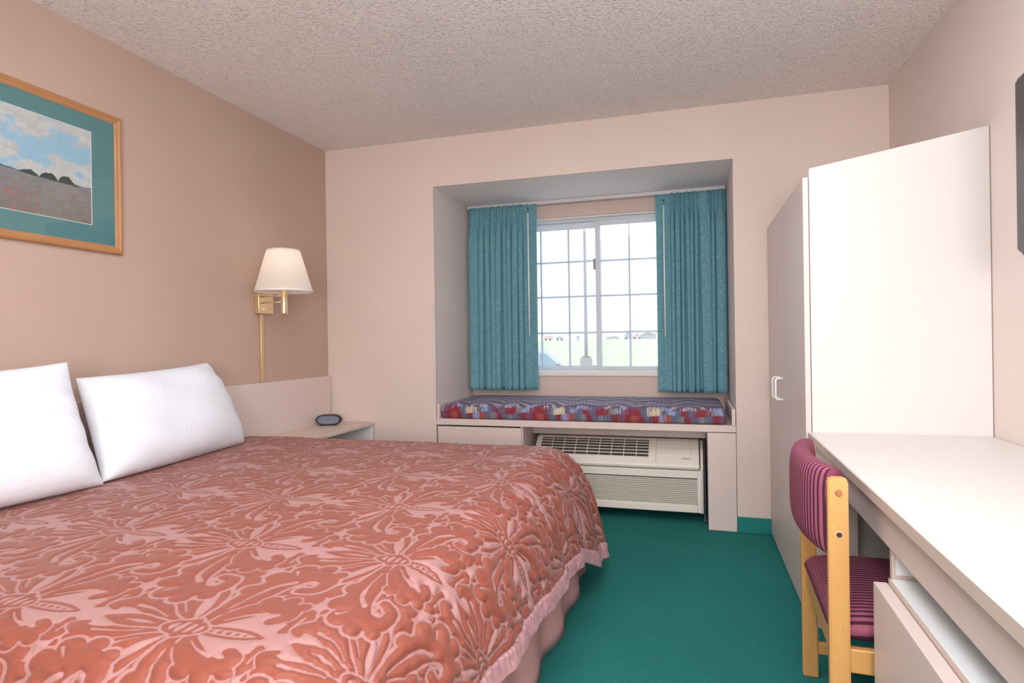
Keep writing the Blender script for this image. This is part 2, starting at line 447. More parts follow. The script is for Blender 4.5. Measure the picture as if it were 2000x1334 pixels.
t = curtain(.830, 1.352, True, CY, 2.100, .748, 3, 'teal pleated curtain gathered at the left side of the window', (0,))
wand(t, 1.296, CY-.030, 1.133, 2.030)
t = curtain(2.197, 2.650, False, CY, 2.094, .740, 8, 'teal pleated curtain gathered at the right side of the window', (6,8))
wand(t, 2.250, CY-.030, 1.118, 2.012)
b = new(); box(b, .815, 2.650, CY+.012, CY+.040, 2.098, AZ-.001, bev=.002)
o = obj('curtain_track', b, plain('white_track',(214,212,216),.35)); tag(o, 'white metal curtain traverse track along the alcove ceiling', 'curtain track')
# ------------------------------------------------------------------ air conditioner
def ac():
    m_ac = plain('ivory_plastic', (234,226,217), .45); m_ac2 = plain('ivory_grille', (230,223,213), .5); m_sl = plain('grille_dark', (70,58,54), .8)
    t = thing('air_conditioner', 'ivory through-wall air conditioner with slanted top grille under the window seat', 'air conditioner', (1.95,.2,.0))
    X0, X1 = 1.432, 2.464
    # lower front panel with louvres
    b = new(); prism(b, [(.115,.062),(.112,.315),(.125,.322),(.60,.322),(.60,.062)], 'x', X0+.004, X1-.006); obj('chassis', b, m_ac, t)
    b = new(); frame(b, X0, X1, .066, .316, .092, .116, .026,.024,.042,.046,bev=.004); lp = obj('front_panel', b, m_ac, t)
    # frame() bars run x/z at y range
    b = new(); n = 14
    for i in range(n):
        z = .1085+i*(.158/n)
        prism(b, [(.0985,z),(.0965,z+.0066),(.106,z+.0082),(.109,z+.002)], 'x', X0+.026, X1-.024)
    obj('louver', b, m_ac2, t)
    b = new(); box(b, X0+.026,X1-.024,.1125,.1145,.108,.27); obj('louver_backing', b, m_sl, t)
    # slanted top cover
    def curve(y0,z0,y1,z1,k): return [(y0+(y1-y0)*a/k, z0+(z1-z0)*math.sin(math.pi/2*a/k)) for a in range(k+1)]
    prof = [(.088,.326),(.084,.338),(.088,.350)]+[(.088+.155*(a/6.), .350+.128*(1-(1-a/6.)**1.35)) for a in range(1,7)]+[(.60,.480),(.60,.326)]
    b = new(); prism(b, prof, 'x', X0+.002, X1-.012); 
    bmesh.ops.bevel(b, geom=[e for e in b.edges if abs(e.verts[0].co.x-e.verts[1].co.x)<1e-6 and e.verts[0].co.y<.3], offset=.006, segments=2, affect='EDGES')
    obj('top_cover', b, m_ac, t)
    # curved end cap at the right
    b = new(); prism(b, [(.100,.062),(.096,.33),(.10,.352),(.16,.44),(.25,.472),(.60,.472),(.60,.062)], 'x', X1-.005, X1+.010); obj('end_cap', b, plain('shaded_plastic',(212,202,192),.5), t)
    # grille frame on the slant: local coords (x, s) s = 0 bottom .. 1 top
    def slant(a):  # point on cover at param a 0..6
        return Vector((0,.088+.155*(a/6.), .350+.128*(1-(1-a/6.)**1.35)))
    def on(x,a,h):
        p = slant(a); q = slant(a+.01)-p; q.normalize(); nrm = Vector((0,-q.z,q.y)); p = p+nrm*h; p.x = x; return p
    def strip(bm,x0,x1,a0,a1,h0,h1):
        k=5; rows=[]
        for i in range(k+1):
            a=a0+(a1-a0)*i/k; rows.append([bm.verts.new(on(x,a,h)) for x,h in ((x0,h0),(x0,h1),(x1,h1),(x1,h0))])
        for i in range(k):
            for q in range(4): bm.faces.new((rows[i][q],rows[i][(q+1)%4],rows[i+1][(q+1)%4],rows[i+1][q]))
        bm.faces.new(rows[0]); bm.faces.new(rows[-1][::-1])
    gx0, gx1, a0, a1 = 1.470, 2.158, 1.15, 5.3
    b = new(); strip(b, gx0, gx1, a0, a1, -.001, .0008); bmesh.ops.recalc_face_normals(b, faces=b.faces); obj('vent_backing', b, m_sl, t)
    b = new(); nc, nr = 9, 6
    for i in range(nc+1):
        x = gx0+(gx1-gx0)*i/nc; strip(b, x-.002, x+.002, a0, a1, .0005, .0045)
    for j in range(nr+1):
        a = a0+(a1-a0)*j/nr; strip(b, gx0, gx1, a-.085, a+.085, .0005, .0035)
    bmesh.ops.recalc_face_normals(b, faces=b.faces); obj('vent_grille', b, m_ac2, t)
    b = new()
    for x in (2.198, 2.199): pass
    strip(b, 2.200, 2.2025, .3, 5.6, -.0005, .0006); strip(b, 2.405, 2.4065, .8, 5.4, -.0005, .0006); strip(b, 2.20, 2.405, 5.35, 5.4, -.0005,.0006)
    bmesh.ops.recalc_face_normals(b, faces=b.faces); obj('control_lid_seam', b, plain('seam_grey',(176,168,158),.6), t)
    # little script badge on the lid
    cu = bpy.data.curves.new('brand_lettering','FONT'); cu.body = 'Amana'; cu.size = .017; cu.shear = .35; cu.extrude = .0004
    tmp = bpy.data.objects.new('tmp_text', cu); me = bpy.data.meshes.new_from_object(tmp); bpy.data.objects.remove(tmp); me.name = 'brand_lettering'; me.materials.clear()
    me.materials.append(plain('badge_grey',(96,92,92),.5)); o = bpy.data.objects.new('brand_lettering', me); COL.objects.link(o); o.parent = t
    p = on(2.352, 1.05, .0012); q = slant(1.2)-slant(1.05); o.location = p-Vector(t.location); o.rotation_euler = (math.atan2(q.z,q.y),0,0)
    # power cord beside the unit
    b = new(); tube(b, [(2.484,.20,.36),(2.486,.19,.20),(2.484,.17,.08),(2.480,.13,.012),(2.487,.10,.010),(2.490,.16,.012),(2.488,.30,.012)], .0042, 8)
    obj('power_cord', b, plain('grey_cord',(96,100,108),.5), t)
ac()

# ------------------------------------------------------------------ wardrobe
WF = 2.832
def wardrobe():
    t = thing('wardrobe', 'tall pale laminate wardrobe with white pulls in the right corner beside the desk', 'wardrobe', (3.14,-.55,0))
    b = new(); box(b, 2.856, W-.008, -1.088, -.004, .0, 1.700, bev=.002); obj('carcass', b, m_lam, t)
    # broad side panel facing the room, its top edge rising towards the wall
    b = new(); prism(b, [(2.854,.0),(2.854,1.748),(W-.003,1.846),(W-.003,.0)], 'y', -1.110, -1.0885)
    bmesh.ops.bevel(b, geom=b.edges[:], offset=.0012, segments=1, affect='EDGES'); obj('side_panel', b, m_lam_w, t)  # whiter than the doors; the brighter light here is put into the colour
    for k,(y0,y1,yh) in enumerate(((-1.106,-.486,-.536),(-.482,-.006,-.428))):
        b = new(); box(b, WF, WF+.020, y0, y1, .012 if k==0 else .012, 1.716, bev=.0015); d = obj('door', b, m_lam, t)
        b = new(); z0,z1 = .808,.908; x = WF-.034
        pts = [(WF+.001,yh,z0),(x+.012,yh,z0)]+[(x+.012-.012*math.sin(R_(a)),yh,z0+.012-.012*math.cos(R_(a))) for a in (30,60,90)]
        pts += [(x+.012-.012*math.cos(R_(a)),yh,z1-.012+.012*math.sin(R_(a))) for a in (0,30,60,90)]+[(WF+.001,yh,z1)]
        tube(b, pts, .0048, 12)
        for v in b.verts: v.co -= Vector(t.location)
        me = bpy.data.meshes.new('handle'); b.to_mesh(me); b.free(); me.materials.append(m_wire); h = bpy.data.objects.new('handle', me); COL.objects.link(h); h.parent = d; h['label'] = 'white wire pull handle'
wardrobe()

# ------------------------------------------------------------------ desk
def desk():
    t = thing('desk', 'long white topped built-in desk with apron, open shelf and drawer along the right wall', 'desk', (3.1,-2.2,0))
    YB, YE = -1.112, -3.35
    def sh(bm, lim=3.2):
        for v in bm.verts:
            if v.co.x < lim: v.co.x -= .0215*max(0,(-1.12-v.co.y))
    b = new(); box(b, 2.840, W-.003, YE, YB, .710, .740, bev=.003); sh(b); obj('desktop', b, m_lam_w, t)
    # front edge band of the top
    b = new(); box(b, 2.8385, 2.8402, YE+.004, YB-.002, .7125, .7375); sh(b); obj('edge_band', b, m_edge, t)
    b = new(); box(b, 2.862, 2.880, YE, YB-.004, .616, .7095, bev=.0015); sh(b); obj('apron', b, m_lam, t)
    b = new(); box(b, 2.862, 3.000, YB-.020, YB-.001, .0, .616, bev=.0015); obj('end_support', b, m_lam, t)
    b = new(); box(b, W-.020, W-.004, -2.05, YB-.004, .0, .7095); obj('back_panel', b, m_lam_t, t)
    # pedestal
    b = new()
    box(b, 2.868, W-.022, -2.068, -2.050, .0, .6155, bev=.001); sh(b, 3.0); obj('pedestal_side', b, m_edge, t)
    b = new()
    box(b, 2.876, W-.04, -2.071, -2.0685, .556, .70); sh(b,3.0); obj('pedestal_lining', b, m_lam_in, t)
    b = new(); box(b, 2.864, W-.04, YE, -2.0685, .522, .545, bev=.001); sh(b,3.0); obj('shelf', b, m_lam_in, t)
    b = new(); box(b, 2.8622, 2.8638, YE, -2.060, .5225, .5445); sh(b); obj('shelf_edge', b, m_edge, t)
    b = new(); box(b, W-.040, W-.024, YE, -2.0685, .0, .7095); obj('pedestal_back', b, m_lam_in, t)
    b = new(); box(b, 2.868, W-.022, YE-.02, YE-.001, .0, .7095, bev=.001); sh(b,3.0); obj('pedestal_side', b, m_lam, t)
    b = new(); box(b, 2.880, W-.05, YE+.02, -2.075, .12, .515); sh(b,3.0); dr = obj('drawer', b, m_lam_in, t)
    b = new(); box(b, 2.832, 2.8605, YE+.01, -2.056, .14, .532, bev=.0015); sh(b)
    for v in b.verts: v.co -= Vector(t.location)
    me = bpy.data.meshes.new('drawer_front'); b.to_mesh(me); b.free(); me.materials.append(m_lam); o = bpy.data.objects.new('drawer_front', me); COL.objects.link(o); o.parent = dr
desk()

# ------------------------------------------------------------------ chair
def striped():
    m = M('striped_plum_fabric', .9, spec=.15)
    sx = m.node('ShaderNodeSeparateXYZ'); m.link(m.tc.outputs['Object'], sx.inputs[0])
    y = m.math('ADD', sx.outputs[1], m.math('MULTIPLY', m.math('SUBTRACT', m.noise(9,1), .5), .004))
    s = m.math('PINGPONG', m.math('ADD', y, 5.0), .0085)
    f = m.math('MULTIPLY', s, 1/.0085)
    c = m.ramp(f, [(0,(80,40,62)),(.34,(84,42,64)),(.44,(160,90,112)),(1,(172,100,122))])
    m.col(c); m.bump(m.math('ADD', f, m.noise(600,1)), .5, .0016); return m.m
def wood(name, a, bcol, rot=(0,0,0), sc=(1,1,1), rough=.35):
    m = M(name, rough, spec=.5)
    n = m.node('ShaderNodeTexNoise'); n.inputs['Scale'].default_value = 6; n.inputs['Detail'].default_value = 5; n.inputs['Distortion'].default_value = .6
    m.link(m.map(sc, rot), n.inputs['Vector'])
    c = m.mix(n.outputs['Fac'], a, bcol)
    sp = m.noise(55, 2, .5, m.map((sc[0],sc[1],sc[2]))); m.col(m.mix(m.math('MULTIPLY', m.math('GREATER_THAN', sp, .70), .35), c, (126,76,36)))
    m.bump(n.outputs['Fac'], .08, .001); return m.m
def chair():
    m_w = wood('honey_birch', (216,160,92), (228,176,110), sc=(9,9,.8)); m_w2 = wood('honey_birch_rail', (206,148,84), (220,164,98), sc=(9,.8,9))
    m_f = striped(); m_plug = plain('brown_dowel', (168,112,80), .4)
    t = thing('desk_chair', 'honey wood chair with plum striped seat and backrest, tucked under the white desk', 'chair', (2.762,-1.742,0), R_(-2.4))
    for s in (-1,1):
        yc = s*.2585
        b = new(); prism(b, [(-.0235,0),(.0215,0),(.0215,.752),(.0165,.760),(-.0165,.760),(-.0235,.750)], 'y', yc-.015, yc+.015)
        bmesh.ops.bevel(b, geom=b.edges[:], offset=.0035, segments=2, affect='EDGES'); p = obj('leg', b, m_w, t, local=True, label='tall rear leg post')
        if s < 0:
            b = new(); tube(b, [(0,yc-.0145,.724),(0,yc-.0205,.724)], [.0085,.0062], 16); o = obj('dowel_cap', b, m_plug, p, local=True)
            b = new(); tube(b, [(0,yc-.0146,.622),(0,yc-.0154,.622)], .0068, 16); obj('bolt_hole', b, plain('hole_brown',(70,44,30),.8), p, local=True)
            b = new(); lathe_pts = [(math.cos(a)*.0078, yc-.0152, .622+math.sin(a)*.0078) for a in [k*math.pi/10 for k in range(21)]]
            tube(b, lathe_pts, .0014, 6, caps=False); obj('hole_rim', b, plain('pale_wood_rim',(226,196,160),.5), p, local=True)
        b = new(); box(b, .385, .425, yc-.015, yc+.015, 0, .36, bev=.003); obj('leg', b, m_w, t, local=True, label='short front leg')
        b = new(); box(b, .0215, .385, yc-.011, yc+.011, .288, .346, bev=.003); obj('side_rail', b, m_w, t, local=True)
        b = new(); box(b, .0215, .385, yc-.010, yc+.010, .075, .112, bev=.003); obj('stretcher', b, m_w, t, local=True)
    b = new(); box(b, -.012, .008, -.2435, .2435, .296, .366, bev=.003); obj('back_rail', b, m_w2, t, local=True)
    b = new(); box(b, .39, .41, -.2435, .2435, .296, .352, bev=.003); obj('front_rail', b, m_w2, t, local=True)
    # seat pad
    P = []; n = 64; k = 40
    b = new()
    def pad(u, v):   # u along depth, v across
        x = .205+.222*u; y = .256*v
        e = max(0,1-abs(u)**7)**.5*max(0,1-abs(v)**9)**.5
        return x, y, e
    top = [[None]*(k+1) for _ in range(n+1)]
    T=[];B=[]
    for i in range(n+1):
        u = -1+2*i/n; u = math.copysign(abs(u)**.75,u); r1=[]; r2=[]
        for j in range(k+1):
            v = -1+2*j/k; v = math.copysign(abs(v)**.75,v); x,y,e = pad(u,v)
            dish = .012*math.cos(u*1.5)*math.cos(v*1.4)
            r1.append((x,y,.366+.052*e+dish)); r2.append((x*.98+.004,y*.97,.366-.018*e))
        T.append(r1); B.append(r2)
    grid(b,T); grid(b,[r[::-1] for r in B])
    bmesh.ops.remove_doubles(b, verts=b.verts, dist=.0005)
    # close rims
    bound = [e for e in b.edges if e.is_boundary]
    if bound:
        try: bmesh.ops.bridge_loops(b, edges=bound)
        except Exception: pass
    bmesh.ops.recalc_face_normals(b, faces=b.faces); obj('seat', b, m_f, t, local=True)
    # backrest: padded band, bowed away from the desk
    b = new(); ring_n = 28; secs = []
    for i in range(61):
        v = -1+2*i/60; bow = -.044*(1-v*v)**.9 - .002
        yy = .243*v if abs(v)<.98 else .243*v
        pinch = 1-.25*abs(v)**12
        zc, hh, th = .667, .110, .032*pinch
        if abs(v) > .5: pass
        sec = []
        for q in range(ring_n):
            a = 2*math.pi*q/ring_n; ca, sa = math.cos(a), math.sin(a)
            px = math.copysign(abs(ca)**.6, ca)*th; pz = math.copysign(abs(sa)**.55, sa)*(hh-.004*(1-pinch))
            sec.append((bow+px-.012*(pz/.108)*0, yy, zc+pz+.004*(1-v*v)))
        secs.append(sec)
    V = [[b.verts.new(p) for p in s] for s in secs]
    for i in range(len(V)-1):
        for q in range(ring_n):
            f = b.faces.new((V[i][q],V[i][(q+1)%ring_n],V[i+1][(q+1)%ring_n],V[i+1][q])); f.smooth = True
    b.faces.new(V[0][::-1]); b.faces.new(V[-1]); bmesh.ops.recalc_face_normals(b, faces=b.faces)
    obj('backrest', b, m_f, t, local=True)
chair()

# ------------------------------------------------------------------ television
def tv():
    m_b = plain('charcoal_plastic', (74,68,72), .35); m_s = M('dark_screen', .12, spec=.6); m_s.col((12,16,24)); m_g = plain('screen_surround', (44,62,84), .25)
    X, y0, y1, z0, z1 = 3.300, -2.46, -1.592, 1.322, 1.832
    t = thing('television', 'wide television with a charcoal chamfered bezel mounted on the right wall', 'television', (3.36,-2.03,z0))
    c = .035
    poly = [(y0,z0+c),(y0,z1-c),(y0+c,z1),(y1-c*.7,z1),(y1,z1-c*.4),(y1,z0+c*.5),(y1-c*.6,z0),(y0+c,z0)]
    b = new(); fs = prism(b, poly, 'x', X, X+.085); bmesh.ops.bevel(b, geom=[e for e in b.edges if e.verts[0].co.x<X+.001 and e.verts[1].co.x<X+.001], offset=.012, segments=3, affect='EDGES'); obj('housing', b, m_b, t)
    b = new(); frame_pts = (y0+.085, y1-.075, z0+.055, z1-.03)
    yy0,yy1,zz0,zz1 = frame_pts
    for bx in ((yy0,yy1,zz0,zz0+.008),(yy0,yy1,zz1-.008,zz1),(yy0,yy0+.008,zz0,zz1),(yy1-.008,yy1,zz0,zz1)): box(b, X-.007, X+.004, bx[0],bx[1],bx[2],bx[3], bev=.0015)
    obj('screen_rim', b, m_g, t)
    b = new(); box(b, X-.0015, X+.003, yy0+.008, yy1-.008, zz0+.008, zz1-.008); obj('screen', b, m_s.m, t)
    b = new(); box(b, X+.085, W-.0005, -2.13, -1.93, 1.48, 1.68, bev=.004); obj('wall_bracket', b, plain('black_bracket',(30,30,32),.5), t)
tv()

# ------------------------------------------------------------------ framed landscape print
def picture():
    y1, z0, z1 = -1.580, 1.509, 2.110; y0 = -2.66
    t = thing('framed_picture', 'oak framed landscape print with a wide teal mat on the tan wall', 'picture', (.0,(y0+y1)/2,z0))
    m_o = wood('golden_oak', (160,108,68), (196,146,100), sc=(9,1.2,9), rough=.4); m_o2 = wood('golden_oak_upright', (160,108,68), (196,146,100), sc=(9,9,1.2), rough=.4)
    FWd = .034
    def prof(a): # moulding cross section (distance from outer edge, height off the wall)
        return [(0,.002),(0,.016),(.005,.022),(.012,.0235),(.020,.019),(.027,.017),(FWd,.013),(FWd,.002)]
    def bar(p0,p1,inw,miter,m):
        b = new(); rings=[]
        P0,P1,I = Vector(p0),Vector(p1),Vector(inw); D=(P1-P0).normalized()
        for end,base,sg in ((0,P0,1),(1,P1,-1)):
            rings.append([b.verts.new(base+I*w+D*(sg*w)+Vector((h,0,0))) for w,h in prof(0)])
        n=len(rings[0])
        for q in range(n): f=b.faces.new((rings[0][q],rings[0][(q+1)%n],rings[1][(q+1)%n],rings[1][q]))
        b.faces.new(rings[0]); b.faces.new(rings[1][::-1]); bmesh.ops.recalc_face_normals(b, faces=b.faces); obj('frame_rail', b, m, t)
    bar((0,y0,z1),(0,y1,z1),(0,0,-1),1,m_o); bar((0,y0,z0),(0,y1,z0),(0,0,1),1,m_o)
    bar((0,y1,z0),(0,y1,z1),(0,-1,0),1,m_o2); bar((0,y0,z0),(0,y0,z1),(0,1,0),1,m_o2)
    PY1, PZ0, PZ1 = -1.716, 1.617, 2.009; PY0 = y0+(y1-PY1)
    m_mat = plain('teal_mat_board', (96,140,140), .9, spec=.2, amp=3)
    b = new()
    for bx in ((y0+.03,y1-.03,z0+.03,PZ0),(y0+.03,y1-.03,PZ1,z1-.03),(PY1,y1-.03,PZ0,PZ1),(y0+.03,PY0,PZ0,PZ1)): box(b,.0095,.0115,*bx)
    obj('mat_board', b, m_mat, t)
    b = new(); k=.0025
    for bx in ((PY0,PY1,PZ0,PZ0+k),(PY0,PY1,PZ1-k,PZ1),(PY1-k,PY1,PZ0+k,PZ1-k),(PY0,PY0+k,PZ0+k,PZ1-k)): box(b,.0096,.0112,*bx)
    obj('mat_bevel', b, plain('bevel_cream',(240,234,222),.8), t)
    # a made-up meadow scene: cloudy sky, row of trees, purple-grey field with red flowers
    rng = np.random.default_rng(11)
    ny, nz = 560, 260
    def vnoise(u,v,fu,fv,seed):
        r = np.random.default_rng(seed); G = r.random((int(fu)+3,int(fv)+3)); a=u*fu; c=v*fv; i=a.astype(int); j=c.astype(int); fa=a-i; fc=c-j
        fa=fa*fa*(3-2*fa); fc=fc*fc*(3-2*fc)
        return (G[i,j]*(1-fa)+G[i+1,j]*fa)*(1-fc)+(G[i,j+1]*(1-fa)+G[i+1,j+1]*fa)*fc
    u,v = np.meshgrid(np.linspace(0,.9999,ny),np.linspace(0,.9999,nz),indexing='ij')
    fb = lambda fu,fv,s: .5*vnoise(u,v,fu,fv,s)+.3*vnoise(u,v,fu*2.3,fv*2.3,s+1)+.2*vnoise(u,v,fu*5,fv*5,s+2)
    cl = fb(7,7,1); cl = np.clip((cl-.40)/.16,0,1)*np.clip((cl-.40)/.16+.3,0,1); cl=np.clip(cl,0,1)
    L = lambda c: np.array(lin(c))
    blue = L((150,188,214))*(1-v[...,None])*.5+L((168,200,216))*(.5+.5*v[...,None]); white = L((214,208,202))*(fb(20,20,5)[...,None]*.35+.8)
    c = blue*(1-cl[...,None])+white*cl[...,None]
    hor = .40+.035*np.sin(u*5.2+.4)+.012*vnoise(u,v*0,24,1,9)           # ground line
    tree_h = .075*np.abs(np.sin(u*29+2*vnoise(u,v*0,9,1,12)))**.6*np.clip(vnoise(u,v*0,7,1,14)*2.2-.35,.12,1)*(.75+.4*vnoise(u,v*0,60,1,15))
    far = (v<hor+tree_h)&(v>=hor-.012)
    c[far] = (L((70,78,72))*(.6+.8*fb(60,40,20)[...,None]))[far]
    field = v<hor
    dpt = np.clip((hor-v)/.4,0,1)[...,None]
    fc_ = L((150,140,146))*(1-dpt)+L((134,120,116))*dpt; fc_ = fc_*(.72+.56*fb(30,50,30)[...,None]); g = fb(9,14,40)[...,None]; fc_ = fc_*(1-.35*g)+L((140,140,100))*.35*g
    c[field] = fc_[field]
    fl = (vnoise(u,v,150,60,50)>.80)&field&(fb(5,5,60)>.42)&(v<hor-.08)
    c[fl] = L((206,92,84))
    c *= (.93+.14*vnoise(u,v,180,90,70))[...,None]
    P = np.zeros((ny,nz,3)); P[...,0]=.0098; P[...,1]=PY0+.002+(PY1-PY0-.004)*u; P[...,2]=PZ0+.002+(PZ1-PZ0-.004)*v
    m = M('printed_meadow', .85, spec=.2); at = m.node('ShaderNodeVertexColor'); at.layer_name='paint'; m.link(at.outputs[0], m.b.inputs['Base Color'])
    np_mesh('landscape_print', P, m.m, t, {'paint':c})
    b = new(); box(b, .0122, .0134, y0+.03, y1-.03, z0+.03, z1-.03); obj('glass', b, glass('picture_glass', 0.0), t)
picture()

# ------------------------------------------------------------------ headboard and nightstand
b = new(); box(b, .001, .030, -3.70, -.022, .0, .884, bev=.0015); o = obj('headboard', b, m_lam); tag(o, 'long low pink laminate headboard panel fixed along the tan wall behind the bed', 'headboard')
def nightstand():
    t = thing('nightstand', 'low laminate nightstand with open front between the bed and the window wall', 'nightstand', (.19,-.33,0))
    b = new(); box(b, .031, .358, -.655, -.004, .552, .572, bev=.0015); obj('top', b, m_lam_t, t)
    b = new(); box(b, .031, .350, -.022, -.005, .0, .5515, bev=.001); obj('side_panel', b, m_lam_in, t)
    b = new(); box(b, .031, .350, -.655, -.638, .0, .5515, bev=.001); obj('side_panel', b, m_lam_in, t)
    b = new(); box(b, .031, .043, -.637, -.023, .06, .5515); obj('back_panel', b, m_lam_in, t)
    b = new(); box(b, .044, .350, -.637, -.023, .06, .078, bev=.001); obj('shelf', b, m_lam_in, t)
    b = new(); box(b, .351, .3535, -.022, -.005, .002, .5515); obj('edge_strip', b, m_lam_t, t)
nightstand()
def clock():
    t = thing('clock_radio', 'small grey oval clock radio standing on the nightstand', 'clock', (.135,-.205,.572), R_(22))
    # local: face towards -y
    def ov(bm, w, h, y0, y1, r, cz):
        def ring(s, y): 
            pts=[]
            for k in range(40):
                a=2*math.pi*k/40; ca,sa=math.cos(a),math.sin(a)
                pts.append(bm.verts.new((math.copysign(abs(ca)**.62,ca)*w*s, y, cz+math.copysign(abs(sa)**.8,sa)*h*s)))
            return pts
        R = [ring(.88,y0),ring(.97,y0+(y1-y0)*.06),ring(1,y0+(y1-y0)*.2),ring(1,y1-(y1-y0)*.3),ring(.9,y1)]
        for i in range(4):
            for k in range(40): f=bm.faces.new((R[i][k],R[i][(k+1)%40],R[i+1][(k+1)%40],R[i+1][k])); f.smooth=True
        bm.faces.new(R[0]); bm.faces.new(R[-1]); bmesh.ops.recalc_face_normals(bm, faces=bm.faces)
    b = new(); ov(b, .080, .0345, -.030, .035, 0, .0365); obj('body', b, plain('charcoal_case',(58,54,62),.4), t, local=True)
    b = new(); ov(b, .068, .0255, -.0335, -.028, 0, .0370); obj('face', b, plain('grey_display',(112,122,142),.3), t, local=True)
    b = new()
    for k in range(9): box(b, -.038+k*.0085, -.033+k*.0085, -.0342, -.0332, .0225, .0245)
    obj('face_marks', b, plain('pale_print',(178,184,196),.5), t, local=True)
    b = new(); mk = plain('dark_knob',(50,40,46),.4); tube(b, [(.078,0,.036),(.086,0,.036)], .006, 12); obj('side_knob', b, mk, t, local=True)
    b = new(); tube(b, [(-.078,0,.036),(-.086,0,.036)], .006, 12); obj('side_knob', b, mk, t, local=True)
    b = new(); box(b, -.05, .05, -.024, .026, 0, .006, bev=.002); obj('foot', b, m_dark, t, local=True)
clock()

# ------------------------------------------------------------------ wall lamp
def lamp():
    t = thing('wall_lamp', 'brass swing-arm wall lamp with a pleated white shade beside the bed', 'lamp', (0,-.67,1.28))
    b = new(); box(b, .001, .034, -.735, -.607, 1.285, 1.437, bev=.003); obj('wall_plate', b, m_brass, t)
    lx, ly = .200, -.728
    for z in (1.346,1.382):
        b = new(); tube(b, [(.033,-.716,z),(.10,-.722,z+.001),(.19,-.728,z)], .0042, 12); obj('swing_arm', b, m_brass, t)
    b = new(); lathe(b, [(.001,1.262),(.004,1.264),(.004,1.272),(.0175,1.276),(.0185,1.282),(.0185,1.402),(.0155,1.408),(.010,1.412),(.010,1.44),(.001,1.441)], lx, ly, 32); obj('socket_tube', b, m_brass, t)
    b = new(); lathe(b, [(.001,1.44),(.014,1.445),(.024,1.475),(.029,1.505),(.024,1.53),(.001,1.542)], lx, ly, 24); bulb = M('frosted_bulb', .3); bulb.col((250,246,236)); obj('bulb', b, bulb.m, t)
    b = new(); tube(b, [(.034,-.672,1.311),(.043,-.672,1.311)], .0035, 10); tube(b, [(.043,-.682,1.311),(.043,-.662,1.311)], .003, 8); obj('switch', b, m_brass, t)
    b = new(); box(b, .001, .015, -.695, -.668, .886, 1.2845, bev=.003); obj('cord_cover', b, plain('brass_channel',(216,190,146),.35,.55), t)
    # shade
    m = bpy.data.materials.new('pleated_shade'); m.use_nodes = True; tr = m.node_tree; nb = tr.nodes['Principled BSDF']; nb.inputs['Base Color'].default_value = (*lin((246,240,234)),1); nb.inputs['Roughness'].default_value = .8
    tl = tr.nodes.new('ShaderNodeBsdfTranslucent'); tl.inputs[0].default_value = (*lin((252,242,226)),1); mx = tr.nodes.new('ShaderNodeMixShader'); mx.inputs[0].default_value = .42
    tr.links.new(nb.outputs[0], mx.inputs[1]); tr.links.new(tl.outputs[0], mx.inputs[2]); tr.links.new(mx.outputs[0], tr.nodes['Material Output'].inputs[0])
    b = new(); n = 360; rb, rt, zb, zt = .157, .090, 1.404, 1.640; rows=[]
    for k in range(n):
        a = 2*math.pi*k/n; w = 1+ (.006 if k%2 else -.002)
        rows.append([(lx+math.cos(a)*r*w, ly+math.sin(a)*r*w, z) for r,z in ((rb,zb),((rb*.75+rt*.25),zb*.75+zt*.25),((rb+rt)/2,(zb+zt)/2),((rb*.25+rt*.75),zb*.25+zt*.75),(rt,zt))])
    grid(b, rows, closed_u=True, smooth=False); s = obj('lamp_shade', b, m, t)
    mtape = plain('shade_tape',(240,234,230),.8)
    for r,z in ((rb+.0012,zb+.004),(rt+.0012,zt-.004)):
        b = new(); lathe(b, [(r-.001,z-.006),(r+.001,z-.005),(r-.001+.0005,z+.005),(r-.0025,z+.005),(r-.0025,z-.006)], lx, ly, 64, closed=True)
        for v in b.verts: v.co -= Vector(t.location)
        me = bpy.data.meshes.new('shade_trim'); b.to_mesh(me); b.free(); me.materials.append(mtape); o = bpy.data.objects.new('shade_trim', me); COL.objects.link(o); o.parent = s
    return lx, ly
LX, LY = lamp()
# ---- damask tile: signed distance (dm) to the rust motifs, negative inside
PT, PS = 4.2, 4.0      # period along the bed; half period across it (half-drop)
def _spline(pts, n=9):
    p = np.array(pts, float)                    # rows s,t,r
    q = np.vstack([2*p[0]-p[1], p, 2*p[-1]-p[-2]])
    out = []
    for i in range(1, len(q)-2):
        for u in np.linspace(0, 1, n, endpoint=False):
            a,b,c,d = q[i-1],q[i],q[i+1],q[i+2]
            out.append(.5*((2*b)+(-a+c)*u+(2*a-5*b+4*c-d)*u*u+(-a+3*b-3*c+d)*u**3))
    out.append(p[-1]); o = np.array(out); o[:,2] = np.maximum(o[:,2], .026); return np.hstack([o[:-1], o[1:]])     # capsules
def leaf(pts, lobes=(), veins=(), gap=.11, serr=0, sf=1.0):
    c = _spline(pts)
    if serr:
        n = len(c)+1; k = np.linspace(0, serr, n); env = np.minimum(1, np.linspace(0, 4, n))
        w = 1 + .22*sf*env*(1-2*np.abs((k % 1)-.5)**.6)
        c[:,2] *= w[:-1]; c[:,5] *= w[1:]
    L = [c] + [np.array([list(l)+list(l)], float) for l in lobes]
    return ('leaf', np.vstack(L), gap, [_spline(v) for v in veins])
def _scale(E, k=.92):
    for e in E:
        e[1][:] *= k
        if e[0]=="leaf":
            for v in e[3]: v *= k
    return E
